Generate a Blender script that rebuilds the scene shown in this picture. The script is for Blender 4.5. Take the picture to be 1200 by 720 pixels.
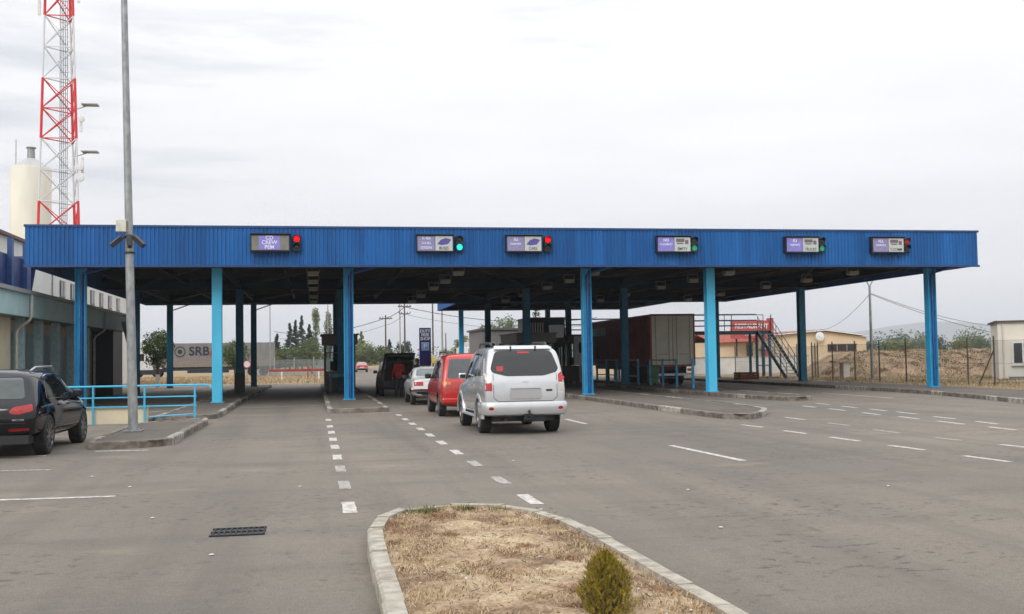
import bpy, bmesh, math, random
from math import radians as R, sin, cos, pi, sqrt, atan2
from mathutils import Vector, Matrix, geometry
from mathutils.bvhtree import BVHTree

for o in list(bpy.data.objects): bpy.data.objects.remove(o)
S = bpy.context.scene
COL = S.collection
rnd = random.Random(7)

# ------------------------------------------------------------------ camera
yaw, pit, rol = R(10.422), R(2.676), R(0.892)
fw = Vector((sin(yaw)*cos(pit), cos(yaw)*cos(pit), sin(pit)))
r0 = Vector((cos(yaw), -sin(yaw), 0)); u0 = r0.cross(fw)
rr = cos(rol)*r0 - sin(rol)*u0; uu = sin(rol)*r0 + cos(rol)*u0
cd = bpy.data.cameras.new('camera'); cam = bpy.data.objects.new('camera', cd); COL.objects.link(cam)
m = Matrix((rr, uu, -fw)).transposed().to_4x4(); m.translation = Vector((0, 0, 1.7)); cam.matrix_world = m
cd.sensor_width = 36; cd.lens = 37.91; cd.clip_start = .1; cd.clip_end = 20000
S.camera = cam
# ------------------------------------------------------------------ sky
W = bpy.data.worlds.new('World'); S.world = W; W.use_nodes = True
nt = W.node_tree; nt.nodes.clear(); N = nt.nodes; Lk = nt.links
out = N.new('ShaderNodeOutputWorld')
sky = N.new('ShaderNodeTexSky'); sky.sky_type = 'NISHITA'; sky.sun_disc = False
SUN_EL, SUN_AZ = R(34), R(212)
sky.sun_elevation = SUN_EL; sky.sun_rotation = SUN_AZ; sky.dust_density = 3
bg1 = N.new('ShaderNodeBackground'); bg1.inputs[1].default_value = .1; Lk.new(sky.outputs[0], bg1.inputs[0])
bg2 = N.new('ShaderNodeBackground'); bg2.inputs[1].default_value = 1.0
tc = N.new('ShaderNodeTexCoord'); sep = N.new('ShaderNodeSeparateXYZ'); Lk.new(tc.outputs['Generated'], sep.inputs[0])
mp = N.new('ShaderNodeMapping'); mp.inputs['Scale'].default_value = (1.4, 1.4, 9); mp.inputs['Location'].default_value = (.3, .1, .2)
Lk.new(tc.outputs['Generated'], mp.inputs[0])
no = N.new('ShaderNodeTexNoise'); no.inputs['Scale'].default_value = 1.7; no.inputs['Detail'].default_value = 7; no.inputs['Roughness'].default_value = .52
Lk.new(mp.outputs[0], no.inputs['Vector'])
grad = N.new('ShaderNodeValToRGB'); Lk.new(sep.outputs['Z'], grad.inputs[0])
e = grad.color_ramp.elements
e[0].position = 0; e[0].color = (.79, .80, .825, 1)
e[1].position = 1; e[1].color = (1.75, 1.8, 1.9, 1)
for p_, c_ in ((.09, (.79, .80, .83, 1)), (.17, (.88, .888, .915, 1)), (.29, (.99, .995, 1.01, 1)), (.5, (1.25, 1.26, 1.28, 1))):
    q = e.new(p_); q.color = c_
cl = N.new('ShaderNodeMapRange'); Lk.new(no.outputs[0], cl.inputs[0])
cl.inputs[1].default_value = .3; cl.inputs[2].default_value = .72; cl.inputs[3].default_value = .95; cl.inputs[4].default_value = 1.10
mul = N.new('ShaderNodeVectorMath'); mul.operation = 'SCALE'; Lk.new(grad.outputs[0], mul.inputs[0]); Lk.new(cl.outputs[0], mul.inputs['Scale'])
Lk.new(mul.outputs[0], bg2.inputs[0])
mix = N.new('ShaderNodeMixShader')
cov = N.new('ShaderNodeMapRange'); Lk.new(no.outputs[0], cov.inputs[0])
cov.inputs[1].default_value = .30; cov.inputs[2].default_value = .42; cov.inputs[3].default_value = .72; cov.inputs[4].default_value = 1
Lk.new(cov.outputs[0], mix.inputs[0]); Lk.new(bg1.outputs[0], mix.inputs[1]); Lk.new(bg2.outputs[0], mix.inputs[2])
Lk.new(mix.outputs[0], out.inputs[0])
sd = bpy.data.lights.new('sun', 'SUN'); so = bpy.data.objects.new('sun', sd); COL.objects.link(so)
sd.energy = 1.5; sd.angle = R(26); sd.color = (1, .965, .92)
so.location = (0, -20, 60)
dsun = Vector((sin(SUN_AZ)*cos(SUN_EL), cos(SUN_AZ)*cos(SUN_EL), sin(SUN_EL)))
so.rotation_euler = dsun.to_track_quat('Z', 'Y').to_euler()
vs = S.view_settings; vs.view_transform = 'Standard'; vs.look = 'None'; vs.gamma = 1; vs.exposure = 0.12; vs.use_curve_mapping = False

# ------------------------------------------------------------------ materials
MT = {}
def mat(name, col=(.5,.5,.5), rough=.7, metal=0., col2=None, scale=6., var=.25, bump=0., bscale=60., stretch=(1, 1, 1), spec=.5, coat=0., emit=None, estr=1., obj=True, detail=5):
    if name in MT: return MT[name]
    M = bpy.data.materials.new(name); M.use_nodes = True; t = M.node_tree; b = t.nodes['Principled BSDF']
    b.inputs['Roughness'].default_value = rough; b.inputs['Metallic'].default_value = metal
    b.inputs['Specular IOR Level'].default_value = spec; b.inputs['Coat Weight'].default_value = coat; b.inputs['Coat Roughness'].default_value = .05
    c1 = tuple(col)+(1,); c2 = tuple(col2)+(1,) if col2 else tuple(max(0, x*(1-var)) for x in col)+(1,)
    co = t.nodes.new('ShaderNodeTexCoord'); mpp = t.nodes.new('ShaderNodeMapping'); mpp.inputs['Scale'].default_value = stretch
    t.links.new(co.outputs['Object'], mpp.inputs[0])
    n = t.nodes.new('ShaderNodeTexNoise'); n.inputs['Scale'].default_value = scale; n.inputs['Detail'].default_value = detail; t.links.new(mpp.outputs[0], n.inputs['Vector'])
    rp = t.nodes.new('ShaderNodeValToRGB'); rp.color_ramp.elements[0].position = .35; rp.color_ramp.elements[1].position = .65
    rp.color_ramp.elements[0].color = c2; rp.color_ramp.elements[1].color = c1
    t.links.new(n.outputs[0], rp.inputs[0]); t.links.new(rp.outputs[0], b.inputs['Base Color'])
    if bump:
        n2 = t.nodes.new('ShaderNodeTexNoise'); n2.inputs['Scale'].default_value = bscale; n2.inputs['Detail'].default_value = 6; t.links.new(mpp.outputs[0], n2.inputs['Vector'])
        bp = t.nodes.new('ShaderNodeBump'); bp.inputs['Strength'].default_value = bump; bp.inputs['Distance'].default_value = .02
        t.links.new(n2.outputs[0], bp.inputs['Height']); t.links.new(bp.outputs[0], b.inputs['Normal'])
    if emit:
        b.inputs['Emission Color'].default_value = tuple(emit)+(1,); b.inputs['Emission Strength'].default_value = estr
    MT[name] = M; return M

def asphalt(name, base, warm, dark):
    M = bpy.data.materials.new(name); M.use_nodes = True; t = M.node_tree; b = t.nodes['Principled BSDF']; L = t.links
    co = t.nodes.new('ShaderNodeTexCoord')
    def noise(scale, det, st=(1, 1, 1), rgh=.55):
        mpp = t.nodes.new('ShaderNodeMapping'); mpp.inputs['Scale'].default_value = st; L.new(co.outputs['Object'], mpp.inputs[0])
        n = t.nodes.new('ShaderNodeTexNoise'); n.inputs['Scale'].default_value = scale; n.inputs['Detail'].default_value = det; n.inputs['Roughness'].default_value = rgh
        L.new(mpp.outputs[0], n.inputs['Vector']); return n.outputs[0]
    def ramp(src, a, c, ca, cc):
        r = t.nodes.new('ShaderNodeValToRGB'); L.new(src, r.inputs[0]); r.color_ramp.elements[0].position = a; r.color_ramp.elements[1].position = c
        r.color_ramp.elements[0].color = ca; r.color_ramp.elements[1].color = cc; return r.outputs[0]
    def mixc(f, a, c, mode='MIX'):
        x = t.nodes.new('ShaderNodeMix'); x.data_type = 'RGBA'; x.blend_type = mode
        if isinstance(f, float): x.inputs[0].default_value = f
        else: L.new(f, x.inputs[0])
        for i, v in ((6, a), (7, c)):
            if isinstance(v, tuple): x.inputs[i].default_value = v
            else: L.new(v, x.inputs[i])
        return x.outputs[2]
    g = lambda v: (v, v, v, 1)
    c0 = mixc(ramp(noise(.16, 5, (1, .5, 1)), .38, .62, g(0), g(1)), base+(1,), warm+(1,))
    c1 = mixc(ramp(noise(.5, 6, (.6, 1.7, 1), .6), .5, .74, g(0), g(.55)), c0, dark+(1,))
    # worn patches, tar repairs and oil spots
    c2 = mixc(ramp(noise(1.6, 9, (1, 1, 1), .75), .57, .70, g(0), g(.5)), c1, dark+(1,))
    # dust
    c3 = mixc(ramp(noise(.33, 4, (1.4, .35, 1), .5), .55, .75, g(0), g(.4)), c2, (.235, .19, .145, 1))
    # aggregate
    c4 = mixc(.9, c3, ramp(noise(60, 3, (1, 1, 1), .7), .3, .72, g(.6), g(1.36)), 'MULTIPLY')
    c5 = mixc(.5, c4, ramp(noise(14, 4), .3, .7, g(.8), g(1.16)), 'MULTIPLY')
    # long tyre tracks and grime along the lanes
    c5 = mixc(ramp(noise(.9, 5, (1.3, .07, 1), .55), .49, .66, g(0), g(.42)), c5, dark+(1,))
    # pitted, ravelled spots inside worn zones
    wz = ramp(noise(.28, 4, (1, 1, 1), .6), .47, .57, g(0), g(1)); pz = ramp(noise(6.5, 5, (.8, 1.1, 1), .7), .56, .615, g(0), g(.7))
    pm = t.nodes.new('ShaderNodeMath'); pm.operation = 'MULTIPLY'; L.new(wz, pm.inputs[0]); L.new(pz, pm.inputs[1])
    c5 = mixc(pm.outputs[0], c5, tuple(v*.55 for v in dark)+(1,))
    # sandy deposits
    sz = ramp(noise(.75, 6, (.5, 1.2, 1), .6), .60, .74, g(0), g(.5)); c5 = mixc(sz, c5, (.30, .235, .155, 1))
    # cracks
    v = t.nodes.new('ShaderNodeTexVoronoi'); v.feature = 'DISTANCE_TO_EDGE'; v.inputs['Scale'].default_value = .22
    wv = t.nodes.new('ShaderNodeVectorMath'); wv.operation = 'ADD'; nn = t.nodes.new('ShaderNodeTexNoise'); nn.inputs['Scale'].default_value = .9; nn.inputs['Detail'].default_value = 6
    L.new(co.outputs['Object'], nn.inputs['Vector']); sc = t.nodes.new('ShaderNodeVectorMath'); sc.operation = 'SCALE'; sc.inputs['Scale'].default_value = 3.
    L.new(nn.outputs['Color'], sc.inputs[0]); L.new(co.outputs['Object'], wv.inputs[0]); L.new(sc.outputs[0], wv.inputs[1]); L.new(wv.outputs[0], v.inputs['Vector'])
    cr = ramp(v.outputs[0], .0, .006, g(.6), g(1)); c6 = mixc(.55, c5, cr, 'MULTIPLY')
    L.new(c6, b.inputs['Base Color']); b.inputs['Roughness'].default_value = .85; b.inputs['Specular IOR Level'].default_value = .3
    bp = t.nodes.new('ShaderNodeBump'); bp.inputs['Strength'].default_value = .55; bp.inputs['Distance'].default_value = .012
    L.new(noise(70, 4), bp.inputs['Height']); L.new(bp.outputs[0], b.inputs['Normal'])
    MT[name] = M; return M
ASPH = asphalt('asphalt', (.158, .139, .117), (.210, .180, .145), (.100, .090, .079))
ASPH2 = asphalt('pavement_asphalt', (.118, .102, .086), (.145, .122, .10), (.07, .062, .056))
BLUEF = mat('fascia_blue', (.012, .112, .34), .5, col2=(.008, .078, .25), scale=1.6, stretch=(1.6, 1, .12), spec=.25)
t = BLUEF.node_tree; _b = t.nodes['Principled BSDF']; _src = _b.inputs['Base Color'].links[0].from_socket
_co = t.nodes.new('ShaderNodeTexCoord'); _sp = t.nodes.new('ShaderNodeSeparateXYZ'); t.links.new(_co.outputs['Object'], _sp.inputs[0])
_ad = t.nodes.new('ShaderNodeMath'); _ad.operation = 'ADD'; t.links.new(_sp.outputs[0], _ad.inputs[0]); t.links.new(_sp.outputs[1], _ad.inputs[1])
_dv = t.nodes.new('ShaderNodeMath'); _dv.operation = 'DIVIDE'; t.links.new(_ad.outputs[0], _dv.inputs[0]); _dv.inputs[1].default_value = 1.05
_fl = t.nodes.new('ShaderNodeMath'); _fl.operation = 'FLOOR'; t.links.new(_dv.outputs[0], _fl.inputs[0])
_wn = t.nodes.new('ShaderNodeTexWhiteNoise'); _wn.noise_dimensions = '1D'; t.links.new(_fl.outputs[0], _wn.inputs['W'])
_mr = t.nodes.new('ShaderNodeMapRange'); t.links.new(_wn.outputs['Value'], _mr.inputs[0]); _mr.inputs[3].default_value = .86; _mr.inputs[4].default_value = 1.1
_sc = t.nodes.new('ShaderNodeVectorMath'); _sc.operation = 'SCALE'; t.links.new(_src, _sc.inputs[0]); t.links.new(_mr.outputs[0], _sc.inputs['Scale'])
t.links.new(_sc.outputs[0], _b.inputs['Base Color'])
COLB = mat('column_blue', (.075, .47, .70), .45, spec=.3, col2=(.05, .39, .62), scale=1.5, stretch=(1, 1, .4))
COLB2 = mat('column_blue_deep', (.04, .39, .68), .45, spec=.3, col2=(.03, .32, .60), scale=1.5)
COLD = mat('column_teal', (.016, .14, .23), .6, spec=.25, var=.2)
PIPEB = mat('downpipe_blue', (.006, .075, .26), .35)
STEELD = mat('steel_dark', (.012, .02, .032), .55)
GALV = mat('galvanised', (.34, .35, .35), .5, .35, col2=(.22, .23, .235), scale=9, stretch=(1, 1, .5))
PURL = mat('purlin_grey', (.075, .07, .064), .8, spec=.15)
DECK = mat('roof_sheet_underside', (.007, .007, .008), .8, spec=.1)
ROOFT = mat('roof_sheet', (.3, .31, .32), .5)
KERB = mat('kerb_concrete', (.42, .385, .32), .9, col2=(.25, .22, .175), scale=7, bump=.5, bscale=40)
KERBL = mat('kerb_worn_white', (.45, .42, .36), .9, col2=(.17, .145, .12), scale=6, bump=.5, bscale=35)
KERBD = mat('kerb_old_concrete', (.24, .21, .175), .9, col2=(.10, .085, .07), scale=5, bump=.6, bscale=30)
PAINT = mat('road_paint', (.60, .58, .54), .75, col2=(.30, .27, .235), scale=11, bump=.2)
PAINTW = mat('road_paint_worn', (.42, .40, .37), .8, col2=(.19, .17, .15), scale=14)
CREAM = mat('cream_render', (.66, .58, .42), .85, var=.1, scale=2, bump=.1)
WHITEW = mat('white_render', (.66, .64, .58), .85, col2=(.55, .53, .47), scale=1.5, stretch=(1, 1, .4), bump=.1)
BLACK = mat('black_plastic', (.012, .012, .013), .5)
GLASSD = mat('dark_glass', (.012, .014, .016), .06, spec=.7)
RUBBER = mat('rubber', (.018, .017, .016), .85)
CHROME = mat('chrome', (.6, .6, .6), .15, 1.)
ALLOY = mat('alloy', (.42, .42, .43), .3, .8)
REDL = mat('lamp_red_glass', (.42, .008, .008), .15, coat=.6)
WHITEL = mat('lamp_clear_glass', (.62, .56, .50), .15, coat=.6)
TRUNK = mat('bark', (.12, .085, .06), .9, col2=(.06, .045, .03), scale=12, bump=.6)
LIME = mat('limewashed_bark', (.62, .6, .54), .9, var=.25)
WHITEP = mat('white_paint', (.72, .72, .72), .4)
REDP = mat('red_paint', (.52, .02, .03), .4, var=.3)
TEALF = mat('teal_cladding', (.43, .62, .63), .6, var=.12, scale=2)
SKIN = mat('skin', (.45, .25, .17), .55); HAIR = mat('hair', (.015, .01, .008), .6)

def foliage(name, a, b_, c_):
    M = bpy.data.materials.new(name); M.use_nodes = True; t = M.node_tree; b = t.nodes['Principled BSDF']
    co = t.nodes.new('ShaderNodeTexCoord'); n = t.nodes.new('ShaderNodeTexNoise'); n.inputs['Scale'].default_value = 1.3; n.inputs['Detail'].default_value = 8; n.inputs['Roughness'].default_value = .8
    t.links.new(co.outputs['Object'], n.inputs['Vector'])
    r = t.nodes.new('ShaderNodeValToRGB'); e = r.color_ramp.elements; e[0].position = .36; e[0].color = a+(1,); e[1].position = .66; e[1].color = c_+(1,)
    q = e.new(.5); q.color = b_+(1,)
    t.links.new(n.outputs[0], r.inputs[0]); t.links.new(r.outputs[0], b.inputs['Base Color'])
    b.inputs['Roughness'].default_value = .6; b.inputs['Specular IOR Level'].default_value = .25
    MT[name] = M; return M
FOL_G = foliage('foliage_green', (.030, .050, .012), (.060, .088, .020), (.105, .125, .035))
FOL_Y = foliage('foliage_yellow_green', (.07, .075, .012), (.12, .115, .02), (.2, .17, .035))
FOL_C = foliage('foliage_conifer', (.012, .024, .014), (.022, .04, .022), (.04, .06, .032))
FOL_P = foliage('foliage_pale', (.075, .10, .03), (.12, .145, .045), (.17, .19, .07))
FOL_T = foliage('foliage_thuja', (.050, .055, .006), (.12, .115, .010), (.22, .175, .022))
DRY = mat('dry_grass', (.33, .24, .125), .95, col2=(.20, .14, .07), scale=2.2, bump=.8, bscale=25)
STRAW = mat('straw', (.50, .38, .225), .9, col2=(.29, .20, .115), scale=9)
STRAW2 = mat('reddish_straw', (.34, .2, .1), .9, col2=(.2, .11, .06), scale=9)
GREENB = mat('green_blades', (.13, .15, .035), .8, col2=(.07, .085, .02), scale=8)

# ------------------------------------------------------------------ mesh helpers
def tag(o, label=None, cat=None, group=None, kind=None):
    if label: o['label'] = label
    if cat: o['category'] = cat
    if group: o['group'] = group
    if kind: o['kind'] = kind
    return o
def empty(name, loc=(0, 0, 0), rz=0, label=None, cat=None, group=None):
    o = bpy.data.objects.new(name, None); COL.objects.link(o); o.location = loc; o.rotation_euler = (0, 0, rz); o.empty_display_size = .2
    return tag(o, label, cat, group)
def winv(parent):
    mm = Matrix.Identity(4); p = parent
    while p is not None:
        mm = (Matrix.Translation(p.location) @ p.rotation_euler.to_matrix().to_4x4() @ Matrix.Diagonal((*p.scale, 1))) @ mm; p = p.parent
    return mm.inverted()
class MB:
    def __init__(s): s.v = []; s.f = []; s.m = []; s.mi = 0
    def add(s, vs, fs):
        b = len(s.v); s.v += [tuple(x) for x in vs]
        for f in fs: s.f.append(tuple(b+i for i in f)); s.m.append(s.mi)
        return s
    def bb(s, x0, x1, y0, y1, z0, z1):
        return s.add([(x0, y0, z0), (x1, y0, z0), (x1, y1, z0), (x0, y1, z0), (x0, y0, z1), (x1, y0, z1), (x1, y1, z1), (x0, y1, z1)],
                     [(0, 3, 2, 1), (4, 5, 6, 7), (0, 1, 5, 4), (1, 2, 6, 5), (2, 3, 7, 6), (3, 0, 4, 7)])
    def box(s, c, d, rz=0):
        x, y, z = d[0]/2, d[1]/2, d[2]/2; C_, S_ = cos(rz), sin(rz)
        vs = []
        for k in (-z, z):
            for (i, j) in ((-x, -y), (x, -y), (x, y), (-x, y)): vs.append((c[0]+i*C_-j*S_, c[1]+i*S_+j*C_, c[2]+k))
        return s.add(vs, [(0, 3, 2, 1), (4, 5, 6, 7), (0, 1, 5, 4), (1, 2, 6, 5), (2, 3, 7, 6), (3, 0, 4, 7)])
    def bar(s, p, q, w, h=None, up=(0, 0, 1)):
        h = h or w; p = Vector(p); q = Vector(q); d = (q-p).normalized(); u = Vector(up)
        if abs(d.dot(u)) > .98: u = Vector((0, 1, 0))
        a = d.cross(u).normalized()*w/2; b = a.cross(d).normalized()*h/2
        vs = [p-a-b, p+a-b, p+a+b, p-a+b, q-a-b, q+a-b, q+a+b, q-a+b]
        return s.add(vs, [(0, 1, 2, 3), (7, 6, 5, 4), (0, 4, 5, 1), (1, 5, 6, 2), (2, 6, 7, 3), (3, 7, 4, 0)])
    def tube(s, pts, r, n=8, r1=None, cap=True):
        pts = [Vector(p) for p in pts]; k = len(pts); b0 = len(s.v); rings = []
        pa = None
        for i, p in enumerate(pts):
            d = (pts[min(i+1, k-1)]-pts[max(i-1, 0)]).normalized()
            if pa is None: pa = d.orthogonal().normalized()
            else: pa = (pa-d*pa.dot(d)).normalized()
            c = d.cross(pa); ra = r if r1 is None else r+(r1-r)*i/(k-1)
            rings.append([p+(pa*cos(2*pi*j/n)+c*sin(2*pi*j/n))*ra for j in range(n)])
        vs = [v for rg in rings for v in rg]; fs = []
        for i in range(k-1):
            for j in range(n): fs.append((i*n+j, i*n+(j+1) % n, (i+1)*n+(j+1) % n, (i+1)*n+j))
        if cap: fs.append(tuple(range(n-1, -1, -1))); fs.append(tuple((k-1)*n+j for j in range(n)))
        return s.add(vs, fs)
    def cyl(s, p, q, r, r1=None, n=16): return s.tube([p, q], r, n, r1)
    def lathe(s, prof, c=(0, 0, 0), axis='z', n=24):
        vs = []; fs = []; k = len(prof)
        for j in range(n):
            a = 2*pi*j/n
            for (r, h) in prof:
                v = (r*cos(a), r*sin(a), h) if axis == 'z' else (h, r*cos(a), r*sin(a)) if axis == 'x' else (r*cos(a), h, r*sin(a))
                vs.append((c[0]+v[0], c[1]+v[1], c[2]+v[2]))
        for j in range(n):
            for i in range(k-1):
                a, b = j*k+i, ((j+1) % n)*k+i; fs.append((a, b, b+1, a+1))
        return s.add(vs, fs)
    def prism(s, poly, z0, z1):
        n = len(poly); vs = [(x, y, z0) for x, y in poly]+[(x, y, z1) for x, y in poly]
        fs = [tuple(range(n-1, -1, -1)), tuple(range(n, 2*n))]+[(i, (i+1) % n, n+(i+1) % n, n+i) for i in range(n)]
        return s.add(vs, fs)
    def sheet(s, poly, z): return s.add([(x, y, z) for x, y in poly], [tuple(range(len(poly)))])
    def ball(s, c, r, n=12, k=8, sc=(1, 1, 1)):
        vs = []; fs = []
        for i in range(k+1):
            t = pi*i/k
            for j in range(n): a = 2*pi*j/n; vs.append((c[0]+r*sc[0]*sin(t)*cos(a), c[1]+r*sc[1]*sin(t)*sin(a), c[2]+r*sc[2]*cos(t)))
        for i in range(k):
            for j in range(n): fs.append((i*n+j, (i+1)*n+j, (i+1)*n+(j+1) % n, i*n+(j+1) % n))
        return s.add(vs, fs)
    def build(s, name, mats, parent=None, smooth=False, bevel=0, local=False):
        me = bpy.data.meshes.new(name)
        vs = s.v
        if parent is not None and not local:
            mi = winv(parent); vs = [mi @ Vector(v) for v in vs]
        me.from_pydata([tuple(v) for v in vs], [], s.f)
        if not isinstance(mats, (list, tuple)): mats = [mats]
        for mm in mats: me.materials.append(mm)
        if len(mats) > 1:
            for p, k in zip(me.polygons, s.m): p.material_index = k
        o = bpy.data.objects.new(name, me); COL.objects.link(o); o.parent = parent
        bm = bmesh.new(); bm.from_mesh(me)
        bmesh.ops.remove_doubles(bm, verts=bm.verts, dist=1e-5) if smooth else None
        bmesh.ops.recalc_face_normals(bm, faces=bm.faces) if len(s.f) < 60000 else None
        bm.to_mesh(me); bm.free()
        if smooth:
            me.polygons.foreach_set('use_smooth', [True]*len(me.polygons))
            try: me.set_sharp_from_angle(angle=R(35))
            except Exception: pass
        if bevel:
            md = o.modifiers.new('b', 'BEVEL'); md.width = bevel; md.segments = 2; md.limit_method = 'ANGLE'
        return o
def struct(mb, name, m, **k): return tag(mb.build(name, m, **k), kind='structure')
def thing(mb, name, m, label, cat, group=None, **k): return tag(mb.build(name, m, **k), label, cat, group)
def copy_tree(o, parent=None):
    c = o.copy(); COL.objects.link(c); c.parent = parent
    for ch in list(o.children): copy_tree(ch, c)
    return c
def text(name, body, size, loc, m, parent, rot=(pi/2, 0, 0), align='CENTER', bold=0., ext=.004, sx=1.):
    cu = bpy.data.curves.new(name, 'FONT'); cu.body = body; cu.size = size; cu.align_x = align; cu.align_y = 'CENTER'; cu.extrude = ext; cu.offset = bold
    cu.materials.append(m); o = bpy.data.objects.new(name, cu); COL.objects.link(o); o.parent = parent
    me = bpy.data.meshes.new_from_object(o); bpy.data.objects.remove(o); me.transform(Matrix.Translation(loc) @ Matrix.Rotation(rot[0], 4, 'X') @ Matrix.Diagonal((sx, 1, 1, 1)))
    if parent: me.transform(winv(parent))
    me.name = name
    o = bpy.data.objects.new(name, me); COL.objects.link(o); o.parent = parent
    return o

# ------------------------------------------------------------------ ground
def subdiv_sheet(x0, x1, y0, y1, nx, ny, zf):
    mb = MB(); vs = [(x0+(x1-x0)*i/nx, y0+(y1-y0)*j/ny) for j in range(ny+1) for i in range(nx+1)]
    vs = [(x, y, zf(x, y)) for x, y in vs]
    mb.add(vs, [(j*(nx+1)+i, j*(nx+1)+i+1, (j+1)*(nx+1)+i+1, (j+1)*(nx+1)+i) for j in range(ny) for i in range(nx)])
    return mb
mb = MB(); mb.sheet([(-9000, -200), (9000, -200), (9000, 9000), (-9000, 9000)], -.03); struct(mb, 'ground', DRY)
# asphalt: forecourt, the lanes and the road beyond
KR = [(18.0, 8), (19.3, 17), (20.6, 24), (21.9, 30.6), (22.75, 34), (23.6, 38.4), (24.0, 42), (24.15, 46), (24.2, 56), (24.3, 66), (24.3, 76)]
road = [(-40, -30), (17, -30)]+KR+[(24.3, 97), (12.5, 97), (11, 120), (9.5, 230), (3.5, 230), (2.5, 120), (2.0, 84), (-12, 79), (-40, 79)]
mb = MB(); mb.sheet(road, 0.0); struct(mb, 'road', ASPH)
mb = MB(); mb.sheet([(-40, 79.4), (-11, 79.4), (-3.5, 81), (-3.5, 82.6), (-11, 82.4), (-40, 82.4)], -.012); struct(mb, 'concrete_path', KERB)

def noisez(x, y, s=1.): return sin(x*1.7*s+sin(y*1.3*s)*1.5)*.5+sin(y*2.3*s+cos(x*1.1*s)*2)*.3+sin((x+y)*5.1*s)*.2
def offset_path(pts, d):
    o = []
    for i, p in enumerate(pts):
        a = Vector(pts[max(i-1, 0)]); b = Vector(pts[min(i+1, len(pts)-1)]); t = (b-a).normalized(); n = Vector((t.y, -t.x))
        o.append((p[0]+n.x*d, p[1]+n.y*d))
    return o
def resample(pts, step):
    out = [Vector(pts[0])]; acc = 0
    for a, b in zip(pts[:-1], pts[1:]):
        a, b = Vector(a), Vector(b); L = (b-a).length; pos = step-acc
        while pos <= L: out.append(a+(b-a)*pos/L); pos += step
        acc = L-(pos-step)
    if (out[-1]-Vector(pts[-1])).length > step*.3: out.append(Vector(pts[-1]))
    return [(v.x, v.y) for v in out]
def smooth_path(pts, n=6):
    o = []; P = [Vector(p) for p in pts]
    for i in range(len(P)-1):
        p0, p1, p2, p3 = P[max(i-1, 0)], P[i], P[i+1], P[min(i+2, len(P)-1)]
        for k in range(n):
            t = k/n; o.append(.5*((2*p1)+(-p0+p2)*t+(2*p0-5*p1+4*p2-p3)*t*t+(-p0+3*p1-3*p2+p3)*t**3))
    o.append(P[-1]); return [(v.x, v.y) for v in o]
def kerb(pts, name='kerb', w=.15, z0=-.02, z1=.15, m=None, stone=1.0, side=1, jit=.006, seed=1):
    """kerb stones laid end to end along pts (their outer edge)"""
    rg = random.Random(seed); mb = MB(); pts = resample(pts, stone); inner = offset_path(pts, w*side)
    for i in range(len(pts)-1):
        a, b, c, d = map(Vector, (pts[i], pts[i+1], inner[i+1], inner[i])); g = .006/stone
        a2 = a.lerp(b, g); b2 = b.lerp(a, g); c2 = c.lerp(d, g); d2 = d.lerp(c, g)
        dz = rg.uniform(-jit, jit); sh = rg.uniform(-jit, jit)
        q = [Vector((v.x+sh, v.y+sh, 0)) for v in (a2, b2, c2, d2)]
        ch = .02
        mb.mi = 1 if rg.random() < .3 else 0
        low = [Vector((v.x, v.y, z0)) for v in q]; mid = [Vector((v.x, v.y, z1+dz-ch)) for v in q]
        cx = sum(q, Vector())/4
        ab = (q[3]-q[0]).normalized()*ch
        top = [Vector((q[0].x+ab.x, q[0].y+ab.y, z1+dz)), Vector((q[1].x+ab.x, q[1].y+ab.y, z1+dz)), Vector((q[2].x, q[2].y, z1+dz)), Vector((q[3].x, q[3].y, z1+dz))]
        mid[2].z = mid[3].z = z1+dz-.001
        mb.add(low+mid+top, [(0, 1, 5, 4), (1, 2, 6, 5), (2, 3, 7, 6), (3, 0, 4, 7), (4, 5, 9, 8), (5, 6, 10, 9), (7, 4, 8, 11), (6, 7, 11, 10), (8, 9, 10, 11), (3, 2, 1, 0)])
    return struct(mb, name, [m or KERB, KERBL if (m is KERBD) else KERB])

# right verge: kerb, asphalt pavement, dry grass
kerb(smooth_path(KR, 4), m=KERBD, seed=3)
pav = smooth_path(KR, 4); pin = offset_path(pav, .15)
prt = [(x+(3.3 if y > 38 else 3.3+(38-y)*.25), y) for x, y in pin]
mb = MB()
for i in range(len(pin)-1): mb.add([(pin[i][0], pin[i][1], .135), (prt[i][0], prt[i][1], .135), (prt[i+1][0], prt[i+1][1], .135), (pin[i+1][0], pin[i+1][1], .135)], [(0, 1, 2, 3)])
struct(mb, 'pavement', ASPH2)
def verge_z(x, y):
    n = .05*noisez(x*.6, y*.6)+.03*noisez(x*2, y*2)
    return .15+n*min(1, max(0, (x-27.6)/2))
mb = subdiv_sheet(27.3, 75, 8, 80, 110, 150, lambda x, y: .128+max(0, .05*(noisez(x*.7, y*.7)+.4)*min(1, max(0, (x-27.6)/2)))+.02*min(1, max(0, (x-27.6)))*abs(noisez(x*3, y*3)))
struct(mb, 'verge', DRY)

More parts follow.
